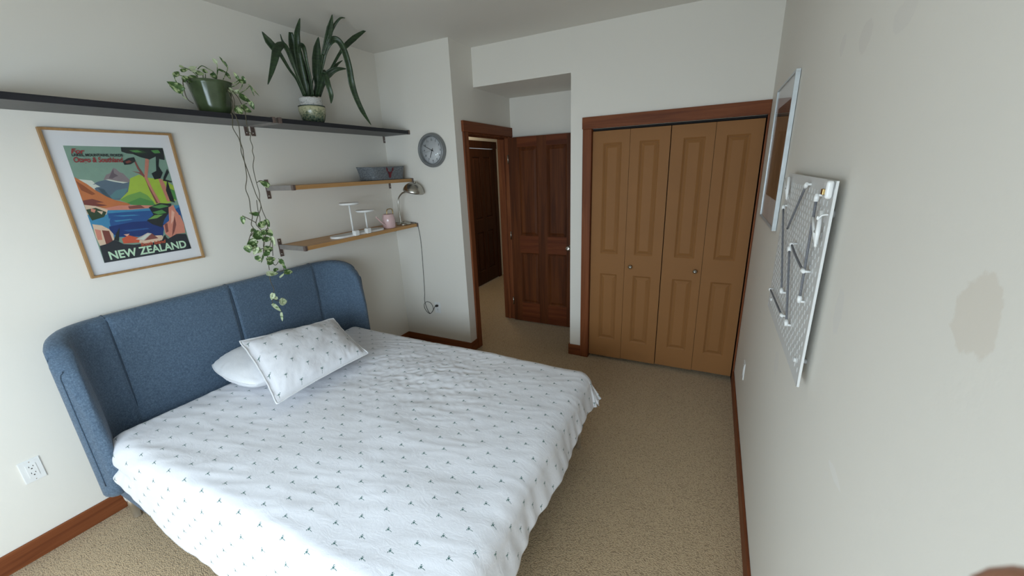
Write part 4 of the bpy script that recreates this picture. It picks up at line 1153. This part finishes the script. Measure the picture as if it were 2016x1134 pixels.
b = NB(); lathe(b, [(0, 0), (.056, 0), (.062, .006), (.075, .03), (.086, .07), (.090, .095), (.0885, .112), (.082, .117), (.077, .119), (.076, .165), (.074, .172), (.068, .172), (.067, .15), (0, .148)], (.155, -.853, 2.096), 48)
obj('vase', b, vase_mat(), sp)
b = NB(); lathe(b, [(.086, .1165), (.0895, .1175), (.0895, .1205), (.084, .121)], (.155, -.853, 2.096), 48); obj('rim_band', b, plain('dark_green_glaze', (.03, .06, .055, 1), .25), sp)
b = NB(); lathe(b, [(0, .146), (.066, .146), (.066, .152), (0, .155)], (.155, -.853, 2.096), 24); obj('soil', b, M_soil, sp)
def snake_mat():
    t = NT('snake_plant_leaf'); v = t.coord('Object', (1, 1, 4))
    n = t.noise(v, 26, 3, .6, .5); n2 = t.noise(t.coord(), 60, 2)
    t.color(t.mix(t.math('MULTIPLY', n2, .4), t.ramp(n, [(.35, (.014, .030, .014, 1)), (.55, (.030, .062, .024, 1)), (.72, (.055, .098, .038, 1))]), (.018, .04, .02, 1)))
    t.set(Roughness=.38); return t.m
M_snake = snake_mat()
PXM = .00077    # metres per measured width unit
def strap(pts, ws):
    P_ = smooth_path(pts, 5); n = len(P_); bm = NB()
    Wd = []
    for i in range(len(ws)-1):
        for j in range(5): Wd.append(ws[i]+(ws[i+1]-ws[i])*j/5)
    Wd.append(ws[-1])
    rows = []
    for i, p in enumerate(P_):
        d = (P_[min(i+1, n-1)]-P_[max(i-1, 0)]).normalized()
        tc = (CAM-p).normalized(); tc = (tc+Vector((.25*math.sin(i*.21+len(pts)), .2, .1))).normalized()
        s = d.cross(tc)
        s = s.normalized() if s.length > .05 else Vector((0, 1, 0))
        up = s.cross(d); w = max(Wd[i]*PXM, .0012)/2
        rows.append([bm.verts.new(p+s*w*k-up*w*.45*(1-abs(k))) for k in (-1, -.5, 0, .5, 1)])
    for i in range(n-1):
        for k in range(4):
            f = bm.faces.new((rows[i][k], rows[i][k+1], rows[i+1][k+1], rows[i+1][k])); f.smooth = True
    o = obj('leaf', bm, M_snake, sp, keep_normals=True)
    md = o.modifiers.new('thickness', 'SOLIDIFY'); md.thickness = .002; md.offset = 0
strap([(0.15, -0.897, 2.279), (0.16, -0.937, 2.374), (0.17, -0.987, 2.429), (0.19, -1.051, 2.506), (0.2, -1.089, 2.53), (0.2, -1.123, 2.564), (0.2, -1.151, 2.605)], [18, 20, 22, 30, 60, 52, 3])
strap([(0.15, -0.875, 2.282), (0.13, -0.888, 2.385), (0.12, -0.909, 2.483), (0.11, -0.919, 2.548), (0.1, -0.935, 2.588), (0.1, -0.949, 2.62), (0.1, -0.954, 2.655)], [24, 30, 44, 46, 36, 14, 4])
strap([(0.18, -0.907, 2.274), (0.2, -0.96, 2.398), (0.22, -0.999, 2.496), (0.24, -1.039, 2.547), (0.26, -1.088, 2.533), (0.27, -1.126, 2.499), (0.28, -1.16, 2.438), (0.28, -1.195, 2.366), (0.28, -1.237, 2.287)], [22, 24, 26, 34, 56, 64, 52, 34, 4])
strap([(0.13, -0.85, 2.287), (0.13, -0.865, 2.396), (0.14, -0.886, 2.505), (0.15, -0.911, 2.589), (0.16, -0.919, 2.665)], [44, 60, 76, 72, 30])
strap([(0.16, -0.874, 2.281), (0.18, -0.903, 2.41), (0.2, -0.921, 2.547), (0.22, -0.923, 2.632), (0.23, -0.908, 2.69), (0.24, -0.893, 2.738)], [50, 66, 60, 48, 30, 4])
strap([(0.17, -0.838, 2.284), (0.2, -0.86, 2.388), (0.22, -0.883, 2.487), (0.24, -0.902, 2.561), (0.26, -0.934, 2.57), (0.27, -0.962, 2.547), (0.27, -0.972, 2.507)], [22, 24, 28, 34, 36, 26, 8])
strap([(0.16, -0.793, 2.291), (0.17, -0.785, 2.369), (0.18, -0.789, 2.436), (0.19, -0.774, 2.526), (0.2, -0.76, 2.601), (0.21, -0.743, 2.67)], [34, 46, 62, 76, 58, 4])
strap([(0.17, -0.792, 2.29), (0.22, -0.797, 2.388), (0.27, -0.806, 2.482), (0.32, -0.816, 2.538), (0.37, -0.816, 2.601), (0.43, -0.828, 2.664), (0.48, -0.838, 2.73)], [26, 26, 28, 34, 50, 52, 5])
strap([(0.33, -0.835, 2.52), (0.38, -0.814, 2.607), (0.43, -0.797, 2.681), (0.47, -0.769, 2.729), (0.48, -0.734, 2.739)], [20, 22, 24, 14, 3])
strap([(0.18, -0.814, 2.286), (0.24, -0.817, 2.39), (0.3, -0.82, 2.475), (0.34, -0.819, 2.541), (0.38, -0.809, 2.592), (0.4, -0.776, 2.618), (0.42, -0.753, 2.601), (0.42, -0.722, 2.55), (0.41, -0.694, 2.463), (0.4, -0.681, 2.364), (0.38, -0.64, 2.28), (0.37, -0.587, 2.192), (0.36, -0.508, 2.102)], [22, 24, 26, 36, 48, 50, 52, 54, 54, 56, 48, 42, 5])
strap([(0.18, -0.801, 2.288), (0.22, -0.77, 2.372), (0.26, -0.717, 2.472), (0.3, -0.656, 2.575), (0.33, -0.613, 2.63), (0.35, -0.552, 2.684), (0.37, -0.492, 2.729), (0.38, -0.436, 2.765)], [20, 20, 20, 24, 44, 46, 28, 3])
strap([(0.17, -0.792, 2.29), (0.22, -0.777, 2.378), (0.27, -0.753, 2.431), (0.31, -0.715, 2.46), (0.34, -0.657, 2.469)], [40, 56, 58, 38, 5])
strap([(0.16, -0.782, 2.3), (0.2, -0.734, 2.422), (0.23, -0.688, 2.471), (0.25, -0.644, 2.516), (0.26, -0.604, 2.544)], [34, 44, 40, 20, 3])
strap([(0.2, -0.826, 2.283), (0.28, -0.84, 2.367), (0.33, -0.85, 2.406), (0.37, -0.869, 2.378), (0.39, -0.88, 2.322), (0.39, -0.87, 2.263), (0.39, -0.881, 2.21)], [30, 40, 44, 42, 42, 40, 5])
strap([(0.14, -0.832, 2.288), (0.13, -0.814, 2.376), (0.12, -0.825, 2.451), (0.11, -0.828, 2.52), (0.11, -0.823, 2.581)], [34, 50, 48, 36, 8])
strap([(0.14, -0.795, 2.293), (0.14, -0.749, 2.385), (0.14, -0.697, 2.457), (0.14, -0.669, 2.483)], [40, 52, 50, 12])
strap([(0.16, -0.848, 2.284), (0.17, -0.831, 2.355), (0.18, -0.804, 2.437)], [12, 10, 4])
strap([(0.17, -0.882, 2.279), (0.18, -0.87, 2.348), (0.19, -0.891, 2.384)], [12, 10, 4])

# ================================================================== RIGHT WALL
M_alu = plain('white_metal_frame', (.58, .62, .64, 1), .35, .25)
rf, X2 = frame('framed_picture', W, -1, -.715, -.10, 1.395, 2.096, .011, .020, M_alu,
               'narrow silver framed dark photograph on the right wall beside the closet')
b = NB(); box(b, W-.0105, W-.0085, -.640, -.175, 1.53, 1.99)
t = NT('sepia_photograph'); v = t.coord('Object', (1, 3, 1))
t.color(t.ramp(t.noise(v, 7, 5, .6, 1.0), [(.3, (.035, .02, .016, 1)), (.5, (.10, .055, .04, 1)), (.62, (.17, .10, .06, 1)), (.8, (.05, .03, .022, 1))])); t.set(Roughness=.4)
obj('photograph', b, t.m, rf)
b = NB(); box(b, W-.016, W-.0145, -.703, -.112, 1.407, 2.084); obj('glazing', b, M_glass, rf)

# pegboard
pg = thing('pegboard', (W-.02, -1.37, 1.112), 'white slotted pegboard with grey elastic cords on the right wall', 'pegboard')
PXF, PTH = 3.053, .006
py0, py1, pz0, pz1 = -1.737, -1.010, 1.112, 1.672
def pegboard_mesh():
    bm = NB(); ncol = 37; nrow = 13
    mg = .018
    cw = (py1-py0-2*mg)/ncol; ch = (pz1-pz0-2*mg)/nrow
    hw, hh = .0036, .0090
    def face(pts):
        return bm.faces.new([bm.verts.new(p) for p in pts])
    def plate(y0, y1, z0, z1):
        for x, s in ((PXF, 1), (PXF+PTH, -1)):
            q = [(x, y0, z0), (x, y1, z0), (x, y1, z1), (x, y0, z1)]
            face(q if s == -1 else q[::-1])
    for c in range(ncol):
        ya = py0+mg+cw*c; yb = ya+cw; off = 0 if c % 2 == 0 else ch/2
        z = pz0+mg+off
        rows_ = nrow if c % 2 == 0 else nrow-1
        if off: plate(ya, yb, pz0+mg, pz0+mg+off); plate(ya, yb, pz1-mg-off, pz1-mg)
        for r in range(rows_):
            za = z+ch*r; zb = za+ch; yc = (ya+yb)/2; zc = (za+zb)/2
            inner = [(yc+hw*sx_, zc+sz_*hh*k) for sx_, sz_, k in ((-1, -1, .72), (0, -1, 1), (1, -1, .72), (1, 1, .72), (0, 1, 1), (-1, 1, .72))]
            outer = [(ya, za), (yc, za), (yb, za), (yb, zb), (yc, zb), (ya, zb)]
            for x, s in ((PXF, 1), (PXF+PTH, -1)):
                I = [bm.verts.new((x, *p)) for p in inner]; O = [bm.verts.new((x, *p)) for p in outer]
                for k in range(6):
                    q = (O[k], O[(k+1) % 6], I[(k+1) % 6], I[k]); bm.faces.new(q if s == -1 else q[::-1])
                if s == 1: F = I
            for k in range(6):
                a, b2 = inner[k], inner[(k+1) % 6]
                face([(PXF, *a), (PXF, *b2), (PXF+PTH, *b2), (PXF+PTH, *a)])
    for (a, c_, d, e) in ((py0+.004, py1-.004, pz0, pz0+mg), (py0+.004, py1-.004, pz1-mg, pz1)): plate(a, c_, d, e)
    for (a, c_) in ((py0, py0+mg), (py1-mg, py1)): plate(a, c_, pz0+mg, pz1-mg)
    # rim
    rc = .012
    loop = []
    for cyy, czz, a0 in ((py1, pz1, 0), (py0, pz1, 90), (py0, pz0, 180), (py1, pz0, 270)): loop.append((cyy, czz))
    for i in range(4):
        a, c_ = loop[i], loop[(i+1) % 4]
        face([(PXF, *a), (PXF, *c_), (PXF+PTH, *c_), (PXF+PTH, *a)])
    bmesh.ops.remove_doubles(bm, verts=bm.verts[:], dist=1e-5)
    return bm
M_peg = plain('white_powder_coat', (.66, .66, .65, 1), .45, var=.02)
obj('board', pegboard_mesh(), M_peg, pg)
for (y, z) in ((-1.655, 1.585), (-1.09, 1.585), (-1.672, 1.165), (-1.09, 1.165)):
    b = NB(); tube(b, [(PXF-.006, y, z), (W-.0005, y, z)], .007 if z < 1.5 else .010, 14); obj('spacer', b, M_peg, pg)
M_band = plain('grey_elastic', (.16, .16, .175, 1), .8, var=.2, scale=300, bump=.4)
def elastic(p, q, lab, sag=0.0, cap=(1, 1)):
    o = thing('elastic_cord', p, lab, 'cord', None)
    P_, Q_ = Vector(p), Vector(q); d = (Q_-P_).normalized(); L = (Q_-P_).length
    P2, Q2 = P_+d*.014, Q_-d*.014
    b = NB(); tube(b, [P2+(Q2-P2)*t/10+Vector((0, 0, -sag*math.sin(PI*t/10))) for t in range(11)], .0033, 10); obj('cord', b, M_band, o)
    for k, (a, s) in enumerate(((P_, 1), (Q_, -1))):
        if not cap[k]: continue
        b = NB(); tube(b, [a-d*s*.004, a+d*s*.006, a+d*s*.017], [.0045, .0062, .0055], 12)
        tube(b, [a, a+Vector((.016, 0, 0))], .0035, 10)
        obj('end_cap', b, M_white, o)
EX = 3.041
elastic((3.041, -1.091, 1.552), (3.041, -1.355, 1.275), 'grey elastic cord nearest the far edge of the pegboard, hung vertically')
elastic((3.041, -1.463, 1.651), (3.041, -1.25, 1.478), 'grey elastic cord slanting down from the upper middle of the pegboard', 0, (1, 0))
elastic((3.041, -1.625, 1.631), (3.041, -1.644, 1.335), 'longest grey elastic cord, behind the white clothes peg on the pegboard')
elastic((3.041, -1.361, 1.44), (3.041, -1.528, 1.218), 'grey elastic cord hung vertically through the lower middle of the pegboard')
elastic((3.037, -1.405, 1.459), (3.037, -1.65, 1.425), 'short grey elastic cord slanting to the middle of the longest cord', .004)
elastic((3.041, -1.093, 1.212), (3.041, -1.43, 1.214), 'short grey elastic cord at the lower far corner of the pegboard', 0, (1, 1))
def clip(top, top2, bot, lab):
    o = thing('clothes_peg', bot, lab, 'clip', None)
    a, c_, d = Vector(top), Vector(top2), Vector(bot)
    for k, q in enumerate((a, c_)):
        b = NB(); tube(b, [q, q*.5+d*.5, d+Vector((0, .002*(k*2-1), 0))], [.0030, .0034, .0022], 8, flat=1.6); obj('jaw', b, M_white, o)
    m = a*.25+c_*.25+d*.5
    b = NB(); tube(b, [m+Vector((0, -.006, 0)), m+Vector((0, .006, 0))], .0045, 10); obj('spring', b, M_steel, o)
clip((3.037, -1.05, 1.651), (3.042, -1.108, 1.66), (3.042, -1.133, 1.58), 'small white clothes peg at the upper far corner of the pegboard')
clip((3.034, -1.66, 1.575), (3.042, -1.7, 1.585), (3.04, -1.717, 1.508), 'white clothes peg clipped at the near side of the pegboard')
b = NB(); c_ = Vector((3.044, -1.726, 1.579)); tube(b, smooth_path([c_+Vector((.008, 0, .012)), c_+Vector((-.004, 0, .010)), c_+Vector((-.012, 0, 0)), c_+Vector((-.012, 0, .008))], 5), .0022, 8)
tag(obj('peg_hook', b, M_white), 'tiny white hook on the pegboard beside the near clothes peg', 'hook')
kt = thing('key_tag', (3.046, -1.747, 1.633), 'white rounded holder with a brass catch in the top near corner of the pegboard', 'holder')
q = [(3.046, -1.675, 1.668), (3.046, -1.731, 1.673), (3.046, -1.757, 1.633), (3.046, -1.695, 1.629)]
ys = sorted(p[1] for p in q); zs = sorted(p[2] for p in q)
ym = sum(ys)/4
b = NB(); box(b, 3.037, 3.0525, ym-.017, ym+.017, zs[0], zs[-1], .006, 3); obj('holder_body', b, M_white, kt)
b = NB(); box(b, 3.032, 3.038, ym-.010, ym+.009, zs[0]+.010, zs[0]+.024, .001); obj('brass_catch', b, M_brass, kt)

# ================================================================== FINGERTIP AT THE LENS
def fingertip():
    M3 = cam.matrix_world.to_3x3()
    def cp(px, py, d): return CAM+M3 @ Vector(((px-1008)/768.15*d, -(py-567)/768.15*d, -d))
    P0 = cp(2072, 1262, .046); P1 = cp(2230, 1440, .056); P2 = cp(2420, 1650, .070)
    pts = [P0+(P0-P1).normalized()*.0062, P0+(P0-P1).normalized()*.0045, P0, P0*.5+P1*.5, P1, P1*.5+P2*.5, P2]
    rad = [.002, .0055, .0078, .0080, .0080, .0084, .0088]
    b = NB(); tube(b, pts, rad, 20)
    t = NT('skin'); t.color(t.ramp(t.noise(t.coord(), 300, 3), [(.3, (.40, .20, .13, 1)), (.7, (.50, .27, .18, 1))])); t.set(Roughness=.55)
    t.b.inputs['Subsurface Weight'].default_value = .1
    o = obj('fingertip', b, t.m)
    tag(o, "blurred fingertip of the person taking the photo, at the lower right corner", 'finger')
fingertip()
